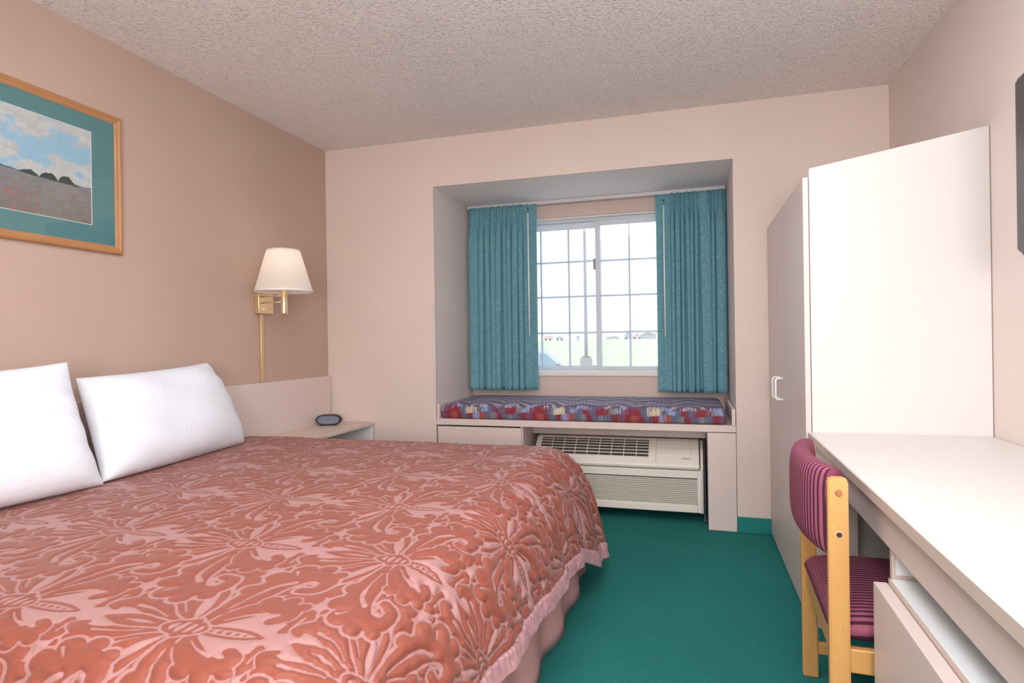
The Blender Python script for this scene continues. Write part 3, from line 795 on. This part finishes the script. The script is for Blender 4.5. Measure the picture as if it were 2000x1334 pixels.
def design():
    E = []
    # big serrated side leaf
    E.append(leaf([(1.15,-1.75,.08),(1.7,-1.7,.30),(2.25,-1.75,.46),(2.8,-1.9,.34),(3.15,-2.15,.06)], [(1.95,-2.15,.30),(2.45,-2.3,.28),(2.1,-1.35,.28),(2.65,-1.5,.27)], [[(1.4,-1.72,.02),(2.0,-1.72,.05),(2.6,-1.85,.015)]], serr=5, sf=.6))
    E.append(leaf([(.30,-1.95,.08),(.62,-2.12,.24),(1.0,-2.08,.20),(1.25,-1.9,.04)], [(.75,-1.88,.16)], [[(.5,-2.05,.02),(.9,-2.08,.035)]]))
    # fan of curling lobes
    E.append(leaf([(.25,.0,.10),(1.0,.05,.22),(1.8,.32,.36),(2.35,.85,.36),(2.15,1.35,.24),(1.8,1.3,.13)], [(2.2,.30,.30),(2.68,.62,.28),(2.72,1.08,.24),(2.45,1.5,.2)], [[(.9,.08,.015),(1.6,.32,.04),(2.0,.75,.09),(1.95,1.02,.06)]], gap=.07))
    E.append(leaf([(.16,.15,.10),(.55,.6,.22),(1.15,1.05,.34),(1.55,1.6,.36),(1.3,2.1,.22),(1.0,1.98,.12)], [(1.5,1.12,.24),(1.9,1.5,.25),(1.8,1.98,.22)], [[(.6,.6,.015),(1.05,1.1,.04),(1.25,1.55,.085),(1.15,1.72,.06)]], gap=.07))
    E.append(leaf([(.08,.25,.10),(.25,.8,.20),(.55,1.3,.28),(.72,1.85,.28),(.5,2.3,.16),(.32,2.15,.08)], [(.92,1.55,.2),(1.02,2.0,.2)], [[(.3,.8,.015),(.5,1.3,.03),(.58,1.8,.06)]], gap=.06))
    E.append(leaf([(0,.3,.08),(0,.9,.17),(0,1.35,.24),(0,1.75,.15),(0,2.05,.03)], (), [[(0,.8,.015),(0,1.15,.06),(0,1.5,.01)]], gap=.06))
    # acanthus scroll: a broad arm that curls on itself round an open eye
    E.append(leaf([(.2,-.12,.10),(.9,-.22,.26),(1.6,-.28,.36),(2.35,-.45,.38),(2.85,-.95,.30),(2.65,-1.45,.22),(2.15,-1.45,.16),(2.05,-1.12,.14)],
        [(2.6,-.12,.30),(3.08,-.5,.30),(3.25,-1.02,.24),(1.85,.0,.26),(3.0,-1.5,.2)],
        [[(.9,-.2,.015),(1.5,-.26,.03),(2.1,-.42,.06),(2.4,-.72,.08)],[(3.0,-.35,.05),(2.8,-.5,.02)]], gap=.08))
    # inner scroll with an open curl
    E.append(leaf([(.16,-.32,.08),(.75,-.62,.28),(1.15,-1.05,.32),(1.15,-1.5,.22),(.85,-1.68,.17),(.62,-1.48,.15)], [(1.42,-.85,.22),(1.5,-1.3,.20),(1.3,-1.72,.18)],
        [[(.45,-.5,.015),(.75,-.85,.04),(.85,-1.15,.09)]], gap=.05))
    # drooping spear leaf on the axis between the beads
    E.append(leaf([(0,-.35,.14),(.0,-.9,.20),(0,-1.35,.17),(0,-1.75,.05)], (), (), gap=.05))
    E.append(('cut', _spline([(0,-.45,.06),(.0,-.9,.11),(0,-1.3,.09),(0,-1.6,.02)])))
    E.append(('dots', np.array([(0,-.6,.05),(0,-.8,.06),(0,-1.0,.06),(0,-1.2,.05),(0,-1.38,.04)])))
    # heart of the palmette
    E.append(leaf([(0,-.36,.12),(0,-.1,.28),(0,.22,.26),(0,.5,.06)], [(.28,.0,.11),(-.28,0,.11)], (), gap=.06))
    E.append(('cut', _spline([(-.12,.28,.03),(0,.32,.07),(.12,.28,.03)])))
    E.append(('cut', _spline([(-.18,.1,.04),(0,.12,.07),(.18,.1,.04)])))
    E.append(('cut', _spline([(-.15,-.1,.04),(0,-.11,.06),(.15,-.1,.04)])))
    E.append(('cut', _spline([(-.12,-.3,.03),(0,-.31,.06),(.12,-.3,.03)])))
    E.append(('dots', np.array([(.5,.38,.08),(.72,-.24,.07),(.95,.18,.06)])*1.0))
    return _scale(E)
def _copies(c):
    if c.shape[1]==3: c = np.hstack([c,c])
    m = c.copy(); m[:,[0,3]] *= -1
    both = np.vstack([c, m]); out = []
    for k in range(-2,4):
        b = both.copy(); b[:,[1,4]] += k*PT; out.append(b)
        b = both.copy(); b[:,[0,3]] = PS - b[:,[0,3]]; b[:,[1,4]] += k*PT + PT/2; out.append(b)
    o = np.vstack(out)
    M = .9
    return o[(o[:,0]>-M)&(o[:,0]<PS+M)&(o[:,1]>-M)&(o[:,1]<PT+M)]
def _sdf(c, S, T):
    d = np.full(S.shape, 9., np.float32)
    for s0,t0,r0,s1,t1,r1 in _copies(c).astype(np.float32):
        ds,dt = s1-s0,t1-t0; q = ds*ds+dt*dt
        if q < 1e-9: np.minimum(d, np.sqrt((S-s0)**2+(T-t0)**2)-r0, out=d); continue
        h = np.clip(((S-s0)*ds+(T-t0)*dt)/q, 0, 1)
        np.minimum(d, np.sqrt((S-s0-h*ds)**2+(T-t0-h*dt)**2)-(r0+h*(r1-r0)), out=d)
    return d
def tile(ns=260, nt=273):
    S,T = np.meshgrid(np.linspace(0,PS,ns,dtype=np.float32), np.linspace(0,PT,nt,endpoint=False,dtype=np.float32), indexing='ij')
    D = np.full(S.shape, 9., np.float32)
    for e in design():
        if e[0]=='leaf':
            d = _sdf(e[1],S,T); D = np.minimum(np.maximum(D, e[2]-d), d)
            for v in e[3]: D = np.maximum(D, -_sdf(v,S,T))
        elif e[0]=='cut': D = np.maximum(D, -_sdf(e[1],S,T))
        else: D = np.minimum(D, _sdf(e[1],S,T))
    return D      # [s,t]
def sample(D, s, t):
    """s,t in dm anywhere in the plane"""
    ns,nt = D.shape
    s = np.abs(((s + PS) % (2*PS)) - PS)
    fs = s/PS*(ns-1); i0 = np.clip(fs.astype(int),0,ns-2); a = fs-i0
    ft = (t % PT)/PT*nt; j0 = ft.astype(int) % nt; b = ft-np.floor(ft); j1=(j0+1)%nt
    return (D[i0,j0]*(1-a)*(1-b)+D[i0+1,j0]*a*(1-b)+D[i0,j1]*(1-a)*b+D[i0+1,j1]*a*b)
# ------------------------------------------------------------------ bed
X0B, X1B, YN, YF, ZT = .045, 1.715, -2.800, -.872, .600     # flat top of the spread
LF, LS, LN = .52, .43, .46                                  # drop lengths: foot, far side, near side
_S = np.array([0,.05,.10,.15,.20,.25,.30,.36,.45,.55,.70])
_O = np.array([0,.050,.098,.140,.176,.204,.226,.245,.268,.288,.315])
_D = np.array([0,.003,.014,.038,.072,.112,.157,.213,.300,.398,.545])
def bed():
    t = thing('bed', 'king size bed base with mattress and pink gathered bed skirt', 'bed', (.95,-1.84,0))
    b = new(); box(b, .05, 1.86, -2.90, -.80, .06, .30, bev=.02, seg=3); obj('box_spring', b, plain('cream_ticking',(214,200,190),.9), t)
    b = new(); box(b, .05, 1.74, -2.81, -.868, .305, .585, bev=.05, seg=5); obj('mattress', b, plain('mattress_ticking',(224,216,208),.9), t)
    for x in (.15,1.7):
        for y in (-2.7,-1.0):
            b = new(); box(b, x, x+.05, y, y+.05, 0, .06); obj('leg', b, m_dark, t)
    # skirt: gathered cloth hanging to the carpet round three sides
    pts = []
    def run(p,q,n):
        for k in range(n): pts.append((p[0]+(q[0]-p[0])*k/n, p[1]+(q[1]-p[1])*k/n))
    run((.06,-2.915),(1.90,-2.915),180); run((1.90,-2.915),(1.90,-.785),230); run((1.90,-.785),(.06,-.785),180)
    rows = []
    rnd = random.Random(5); ph = 0
    for k,(x,y) in enumerate(pts):
        ph += rnd.uniform(.06,.22)
        r = []
        for j in range(9):
            f = j/8; z = .34*(1-f)+.004
            a = .004+.008*f
            nx,ny = ((0,-1) if k<180 else ((1,0) if k<410 else (0,1)))
            w = a*math.sin(ph*1.2)+.008*f*math.sin(ph*.4)+.022*f
            r.append((x+nx*w, y+ny*w, z))
        rows.append(r)
    b = new(); grid(b, rows); m = M('pink_skirt_cloth', .85, spec=.15); m.col(m.mix(m.noise(6,2), (222,166,167), (228,174,175))); m.bump(m.noise(240,2), .2, .0008)
    o = obj('bed_skirt', b, m.m, t, label='pink gathered bed skirt'); md = o.modifiers.new('thick','SOLIDIFY'); md.thickness = .002
bed()

def bedspread():
    st = .0038
    us = np.concatenate([np.arange(X0B, X1B+LF, st), [X1B+LF]]); vs = np.concatenate([np.arange(YN-LN, YF+LS, st), [YF+LS]])
    U, V = np.meshgrid(us, vs, indexing='ij')
    eu = np.maximum(0, U-X1B); ef = np.maximum(0, V-YF); en = np.maximum(0, YN-V); ev = np.maximum(ef, en); sg = np.where(en>0,-1.,1.)
    q_ = np.clip((V+1.35)/.42,0,1); q_ = q_*q_*(3-2*q_); eu = eu*(1+.26*q_)*(1-.20*np.clip((-1.3-V)/1.3,0,1))
    r = np.hypot(eu, ev); th = np.arctan2(ev, np.maximum(eu,1e-9)); th = np.where(r<1e-6, 0, th)
    # side drops hang more steeply than the foot drop
    kx, ky = 1.0, .66
    o = np.interp(r, _S, _O); d = np.interp(r, _S, _D)
    corner = np.sin(2*th)
    o2 = o*(np.cos(th)*kx*np.cos(th)+np.sin(th)*ky*np.sin(th))
    d2 = d*(1+.04*np.sin(th)**2)
    low = np.clip(r/.42,0,1)
    # folds: broad pleats round the corner and shallow waves along the drops
    o2 = o2 + corner*low**1.6*(.040+.024*np.cos(6*th+.4)) 
    wav = np.sin(V*17+1.3*np.sin(V*5))*.6+np.sin(V*41+2*np.sin(V*9))*.25
    wau = np.sin(U*15+1.1*np.sin(U*4))*.6+np.sin(U*37)*.25
    wv = np.where(eu>ev, wav, wau)*(1-corner)
    o2 = o2 + .012*low**1.5*wv
    X = np.minimum(U, X1B)+np.cos(th)*o2*(r>0); Yb = np.clip(V, YN, YF); Y = Yb+sg*np.sin(th)*o2*(r>0)
    # hem rises towards the near end of the bed
    rise = np.clip((-1.0-V)/1.8,0,1)*.0
    Z = ZT-d2+rise
    # softness of the top
    Z = Z + .006*np.exp(-((U-.9)**2)/.8)*np.cos((V+1.85)*1.2) + .0022*np.sin(U*9+2*np.sin(V*3))*np.sin(V*7+1)*(r<.05)
    Z = np.maximum(Z, .012)
    P = np.stack([X,Y,Z],2)
    # motif distance (metres) in cloth coordinates; motifs open towards the head of the bed
    D = tile()
    sc = 10/1.0
    md = sample(D, (V+2.372)*sc, -(U-1.745)*sc)/sc
    border = np.minimum(np.minimum(X1B+LF-U, YF+LS-V), V-(YN-LN))
    bw = .055
    md = np.where(border<bw, .2, md)
    md = np.where(np.abs(border-bw)<.0001, .0, md)
    # normals
    du = np.gradient(P, axis=0); dv = np.gradient(P, axis=1); N = np.cross(du, dv); N /= np.linalg.norm(N,axis=2,keepdims=True)+1e-12
    N = np.where(N[...,2:3]<-.5, -N, N)
    slack = .35+.65*np.clip(r/.15,0,1)                     # quilting stands out more where the cloth hangs slack
    rng = np.random.default_rng(4)
    puff = (.0085*(1-np.exp(-np.abs(md)/.0060)) - .0060)*slack
    wr = (np.sin(U*60+5*np.sin(V*23)+4*np.sin(U*17))*np.sin(V*52+5*np.sin(U*19))) * .0016*np.clip(r/.12,0,1)
    seam = -.004*np.exp(-((border-bw)/.003)**2)
    ruf = np.where(border<bw, .0022*np.sin(np.where(eu>ev,V,U)*230+3*np.sin(np.where(eu>ev,V,U)*31))*np.clip(border/bw,0,1), 0)
    puff = np.where(border<bw, 0.001, puff)
    P = P + N*(puff+wr+seam+ruf)[...,None]
    m = M('damask_quilt', .55, spec=.35)
    at = m.node('ShaderNodeAttribute', attribute_name='motif'); ab = m.node('ShaderNodeAttribute', attribute_name='band')
    mask = m.node('ShaderNodeMapRange'); m.link(at.outputs['Fac'], mask.inputs[0]); mask.inputs[1].default_value = -.0012; mask.inputs[2].default_value = .0012; mask.inputs[3].default_value=1; mask.inputs[4].default_value=0
    weave = m.noise(900, 1); big = m.noise(7, 3)
    rust = m.mix(big, (134,68,54), (144,78,63)); pink = m.mix(big, (163,117,115), (172,128,126)); band = m.mix(big, (182,134,142), (192,144,150))
    ground = m.mix(ab.outputs['Fac'], pink, band)
    m.col(m.mix(mask.outputs[0], ground, rust)); m.bump(m.math('ADD', weave, m.noise(60,2)), .25, .0008)
    m.b.inputs['Sheen Weight'].default_value = .15; m.b.inputs['Sheen Roughness'].default_value = .4
    o = np_mesh('bedspread', P, m.m, None, {'motif':md, 'band':(border<bw).astype(float)})
    tag(o, 'quilted rust and pink damask bedspread with pink satin border covering the king bed', 'bedspread')
bedspread()

def pillow(quad, thick, seed, label, back=.75, pr=-.05, pl=.02, pt=.07, pb=-.01):
    """quad: BL, BR, TR, TL world corners seen from the front"""
    rnd = np.random.default_rng(seed)
    BL,BR,TR,TL = [np.array(p,float) for p in quad]; n = 90
    g = np.sin(np.linspace(-np.pi/2,np.pi/2,n)); u,v = np.meshgrid(g,g,indexing='ij')
    us = u*(1-np.where(u>0,pr,pl)*(1-v**2)*np.abs(u)**2); vs = v*(1-np.where(v>0,pt,pb)*(1-u**2)*np.abs(v)**2)
    a,b_ = (us+1)/2,(vs+1)/2
    Q = (BL*((1-a)*(1-b_))[...,None]+BR*(a*(1-b_))[...,None]+TR*(a*b_)[...,None]+TL*((1-a)*b_)[...,None])
    nr = np.cross(BR-BL, TL-BL); nr /= np.linalg.norm(nr)
    e = np.clip(1-np.abs(u)**3.2,0,1)**.5*np.clip(1-np.abs(v)**3.0,0,1)**.5
    ph = rnd.uniform(0,6,6)
    wr = .006*np.sin(u*6+ph[0]+2*v)*np.sin(v*4+ph[1])+.0025*np.sin((u*.8+v)*16+ph[2])*np.abs(u)**3+.003*np.sin(v*13+ph[3]+3*u)*(np.abs(u)**4)
    hf = thick*e*(1-.10*v)+wr*(e>0)*np.clip(e*2,0,1); hb = thick*back*e
    F_ = Q+nr*hf[...,None]; B_ = Q-nr*hb[...,None]
    bm = new(); grid(bm, F_.tolist()); grid(bm, B_[::-1].tolist()); bmesh.ops.remove_doubles(bm, verts=bm.verts, dist=.0006); bmesh.ops.recalc_face_normals(bm, faces=bm.faces)
    zmin = .604
    for w in bm.verts:
        if w.co.z < zmin: w.co.z = zmin+(w.co.z-zmin)*.05
        if w.co.x < .036 and w.co.z < .9: w.co.x = .036
        if w.co.x < .006: w.co.x = .006
    m = bpy.data.materials.get('white_cotton')
    if m is None:
        mm = M('white_cotton', .9, spec=.15); mm.col((232,238,248)); mm.bump(mm.math('ADD', mm.noise(9,5,.6,dist=1.0), mm.math('MULTIPLY', mm.noise(500,1),.15)), .5, .008); m = mm.m
    o = obj('pillow', bm, m); tag(o, label, 'pillow', None)
pillow(((.350,-1.965,.612),(.235,-1.105,.612),(.115,-1.215,1.020),(.125,-1.885,.985)), .10, 1, 'white pillow nearer the wall lamp, leaning on the headboard', back=.6)
pillow(((.330,-2.82,.622),(.380,-1.985,.612),(.215,-1.985,1.052),(.16,-2.78,1.02)), .10, 2, 'white pillow nearest the camera, cut off by the left edge of the view', back=.7, pr=.06, pt=.09)

# ------------------------------------------------------------------ outdoors
def GZ(y): return -.9 + 2.05*min(1,max(0,(y-15)/230))
def ground():
    m = M('pale_grass', .95, spec=.1); m.col(m.ramp(m.noise(.25,4), [(.3,(194,199,172)),(.55,(204,206,182)),(.8,(209,208,188))]))
    b = new(); ys = [1.0,8,15]+[15+230*k/10 for k in range(1,11)]+[600]
    grid(b, [[(x,y,GZ(y)) for y in ys] for x in (-300,-100,-30,0,30,100,200)]); S('ground', b, m.m)
    b = new(); ys = [1.0,8,13.5]
    grid(b, [[(x,y,GZ(y)+.02) for y in ys] for x in (-60,0,60)]); S('parking_lot', b, plain('pale_asphalt',(205,204,204),.9))
ground()
def at(px, d, py=None):
    k = (px-1000)/1173.93; return 2.4089+d*(-.2836+.9589*k), -3.6387+d*(.9589+.2836*k)
def pole():
    x,y = at(1144.5,29); g = GZ(y)
    t = thing('light_pole', 'tall grey lamp post on a ribbed concrete footing outside the window', 'lamp post', (x,y,g))
    b = new(); lathe(b, [(.26,g-.0)]+[(.30-.012*(k%2), g+.06*k+.06) for k in range(16)]+[(.29,g+1.05),(.001,g+1.06)], x, y, 28); obj('footing', b, plain('concrete',(150,152,154),.9,amp=8), t)
    b = new(); box(b, x-.19,x+.19,y-.19,y+.19,g+1.06,g+1.13,bev=.02); obj('base_plate', b, plain('pole_grey',(124,124,132),.6), t)
    b = new(); tube(b, [(x,y,g+1.13),(x,y,g+2.2),(x,y,g+9.5)], [.085,.082,.06], 16); obj('pole', b, plain('pole_paint',(136,136,146),.6), t)
    b = new(); box(b, x-.9,x+.05,y-.15,y+.15,g+9.45,g+9.6,bev=.03); obj('lamp_head', b, plain('pole_grey2',(124,124,132),.6), t)
pole()
def car():
    x1,y1 = at(1166,21.5); ux,uy = .9589,.2836; L_=4.5; cx,cy = x1-ux*L_/2, y1-uy*L_/2; g=GZ(cy)
    t = thing('car', 'pale car parked outside, seen through the lower left window panes', 'car', (cx,cy,g), math.atan2(uy,ux))
    mb = plain('silver_car_paint',(196,204,214),.3,.1); mg = plain('car_glass',(120,152,180),.15); mt = plain('tyre_rubber',(50,50,54),.8)
    body=[(-2.2,.35),(-2.25,.75),(-2.15,1.02),(.95,1.02),(1.55,.98),(2.1,.86),(2.25,.62),(2.22,.35)]
    b=new(); prism(b, body,'y',-.88,.88); bmesh.ops.bevel(b,geom=b.edges[:],offset=.06,segments=3,affect='EDGES'); obj('body', b, mb, t, local=True)
    cab=[(-2.12,1.0),(-1.95,1.62),(-1.6,1.74),(.05,1.74),(.42,1.66),(1.12,1.0)]
    b=new(); prism(b, cab,'y',-.80,.80)
    for v in b.verts:
        if v.co.z>1.3: v.co.y*=.86
    bmesh.ops.bevel(b,geom=b.edges[:],offset=.05,segments=3,affect='EDGES'); obj('cabin', b, mb, t, local=True)
    for wv in ([(-1.85,1.08),(-1.72,1.55),(-.98,1.58),(-.98,1.08)],[(-.86,1.08),(-.86,1.58),(-.02,1.58),(-.02,1.08)],[(.12,1.08),(.12,1.56),(.36,1.54),(.86,1.08)]):
        b=new(); prism(b, wv,'y',-.815,-.795)
        for v in b.verts: v.co.y += (v.co.z-1.0)*.165
        obj('window', b, mg, t, local=True)
    b=new(); box(b,.72,.86,-1.0,-.84,1.04,1.16,bev=.03); obj('mirror', b, mt, t, local=True)
    for wx in (-1.4,1.4):
        for s in (-1,1):
            b=new(); tube(b,[(wx,s*.72,.34),(wx,s*.90,.34)],.34,24); obj('wheel', b, mt, t, local=True)
car()
def far_box(name, px, d, w, dep, h, colr, label, cat, roof=None, wheels=False, parts=()):
    x,y = at(px,d); g = GZ(y); t = thing(name, label, cat, (x,y,g), math.atan2(.2836,.9589)); z0=.5 if wheels else 0
    b=new(); box(b,-w/2,w/2,-dep/2,dep/2,z0,h,bev=.05); obj('body' if wheels else 'wall', b, plain(name+'_paint',colr,.7), t, local=True)
    if roof:
        b=new(); prism(b,[(-w/2-.3,h),(0,h+roof),(w/2+.3,h)],'y',-dep/2-.2,dep/2+.2); obj('roof', b, plain(name+'_roof',(150,146,150),.8), t, local=True)
    if wheels:
        for wx in (-w*.32,w*.32):
            b=new(); tube(b,[(wx,-dep/2-.02,.45),(wx,dep/2+.02,.45)],.45,16); obj('wheel', b, mt_, t, local=True)
    for (nm,bx,cc) in parts:
        b=new(); box(b,*bx,bev=.03); obj(nm, b, plain(name+'_'+nm,cc,.6), t, local=True)
mt_ = plain('far_tyre',(70,70,74),.8)
far_box('truck',1070,240,2.6,2.2,2.1,(226,190,186),'red truck far across the field, left of the lamp post','truck',wheels=True,parts=[('cab',(1.35,2.2,-1,1,.5,1.8),(222,196,192))])
far_box('van',1093,240,2.5,2,1.7,(186,192,206),'grey-blue van beside the red truck far across the field','van',wheels=True)
far_box('shed',1129,235,1.0,1.4,1.5,(180,180,190),'tiny grey shed far off just left of the lamp post','shed',roof=.3)
far_box('low_building',1197,250,5,4,1.0,(196,196,200),'long low pale building far off behind the field','building',roof=.3)
far_box('utility_vehicle',1227,240,2.8,2,2.1,(168,176,190),'tall grey-blue vehicle at the left end of the far group on the right','vehicle',wheels=True,parts=[('cab',(-.7,.7,-.8,.8,2.1,2.9),(160,168,184))])
far_box('pickup_truck',1244,240,3.0,2,1.5,(216,180,186),'small reddish vehicle between the grey-blue vehicle and the big far building','vehicle',wheels=True,parts=[('cab',(-.6,.7,-.8,.8,1.5,2.0),(190,140,150))])
far_box('gabled_building',1266,245,5.6,4,1.7,(172,178,190),'big grey gabled building at the right end of the far row','building',roof=1.0)

# ------------------------------------------------------------------ light
def area(name, loc, sx, sy, power, rot, col=(1,1,1)):
    l = bpy.data.lights.new(name,'AREA'); l.shape='RECTANGLE'; l.size=sx; l.size_y=sy; l.energy=power; l.color=col
    o = bpy.data.objects.new(name,l); COL.objects.link(o); o.location=loc; o.rotation_euler=rot; return o
area('fill_overhead', (2.0,-2.15,2.42), 1.6, 1.0, 20, (0,0,0), (.97,.985,1))  # added fill, no fixture: evens out bed, desk and back wall
l = bpy.data.lights.new('fill_rear','POINT'); l.energy = 130; l.shadow_soft_size=.45; l.color=(.97,.985,1)  # added unseen fill behind the camera, evens out the far walls
o = bpy.data.objects.new('fill_rear', l); COL.objects.link(o); o.location=(2.7,-5.3,1.25)
l = bpy.data.lights.new('fill_above_camera','POINT'); l.energy = 31; l.shadow_soft_size=.22; l.color=(.97,.985,1)  # added unseen fill above the camera, lifts the ceiling in view
o = bpy.data.objects.new('fill_above_camera', l); COL.objects.link(o); o.location=(2.3,-3.25,1.78)
l = bpy.data.lights.new('bulb_light','POINT'); l.energy = .22; l.shadow_soft_size=.03; l.color=(1,.92,.80)
o = bpy.data.objects.new('bulb_light', l); COL.objects.link(o); o.location=(LX,LY,1.56)
w = bpy.data.worlds.new('sky'); bpy.context.scene.world = w; w.use_nodes = True
bg = w.node_tree.nodes['Background']; bg.inputs[0].default_value = (.92,.965,1.0,1); bg.inputs[1].default_value = 1.5

# ------------------------------------------------------------------ camera
cam = bpy.data.cameras.new('camera'); cam.sensor_width = 36; cam.lens = 1173.9265/2000*36; cam.clip_start=.02; cam.clip_end=2000
co = bpy.data.objects.new('camera', cam); COL.objects.link(co)
yaw, pit, rol = .2876, -.0008, -.0147
f = Vector((-math.sin(yaw)*math.cos(pit), math.cos(yaw)*math.cos(pit), math.sin(pit))); r0 = Vector((math.cos(yaw),math.sin(yaw),0)); u0 = r0.cross(f)
c_, s_ = math.cos(rol), math.sin(rol); r = r0*c_+u0*s_; u = u0*c_-r0*s_
co.matrix_world = Matrix(((r.x,u.x,-f.x,2.4089),(r.y,u.y,-f.y,-3.6387),(r.z,u.z,-f.z,1.1053),(0,0,0,1)))
sc = bpy.context.scene; sc.camera = co
vs = sc.view_settings; vs.view_transform='Standard'; vs.look='None'; vs.gamma=1; vs.use_curve_mapping=False; vs.exposure = 0.33
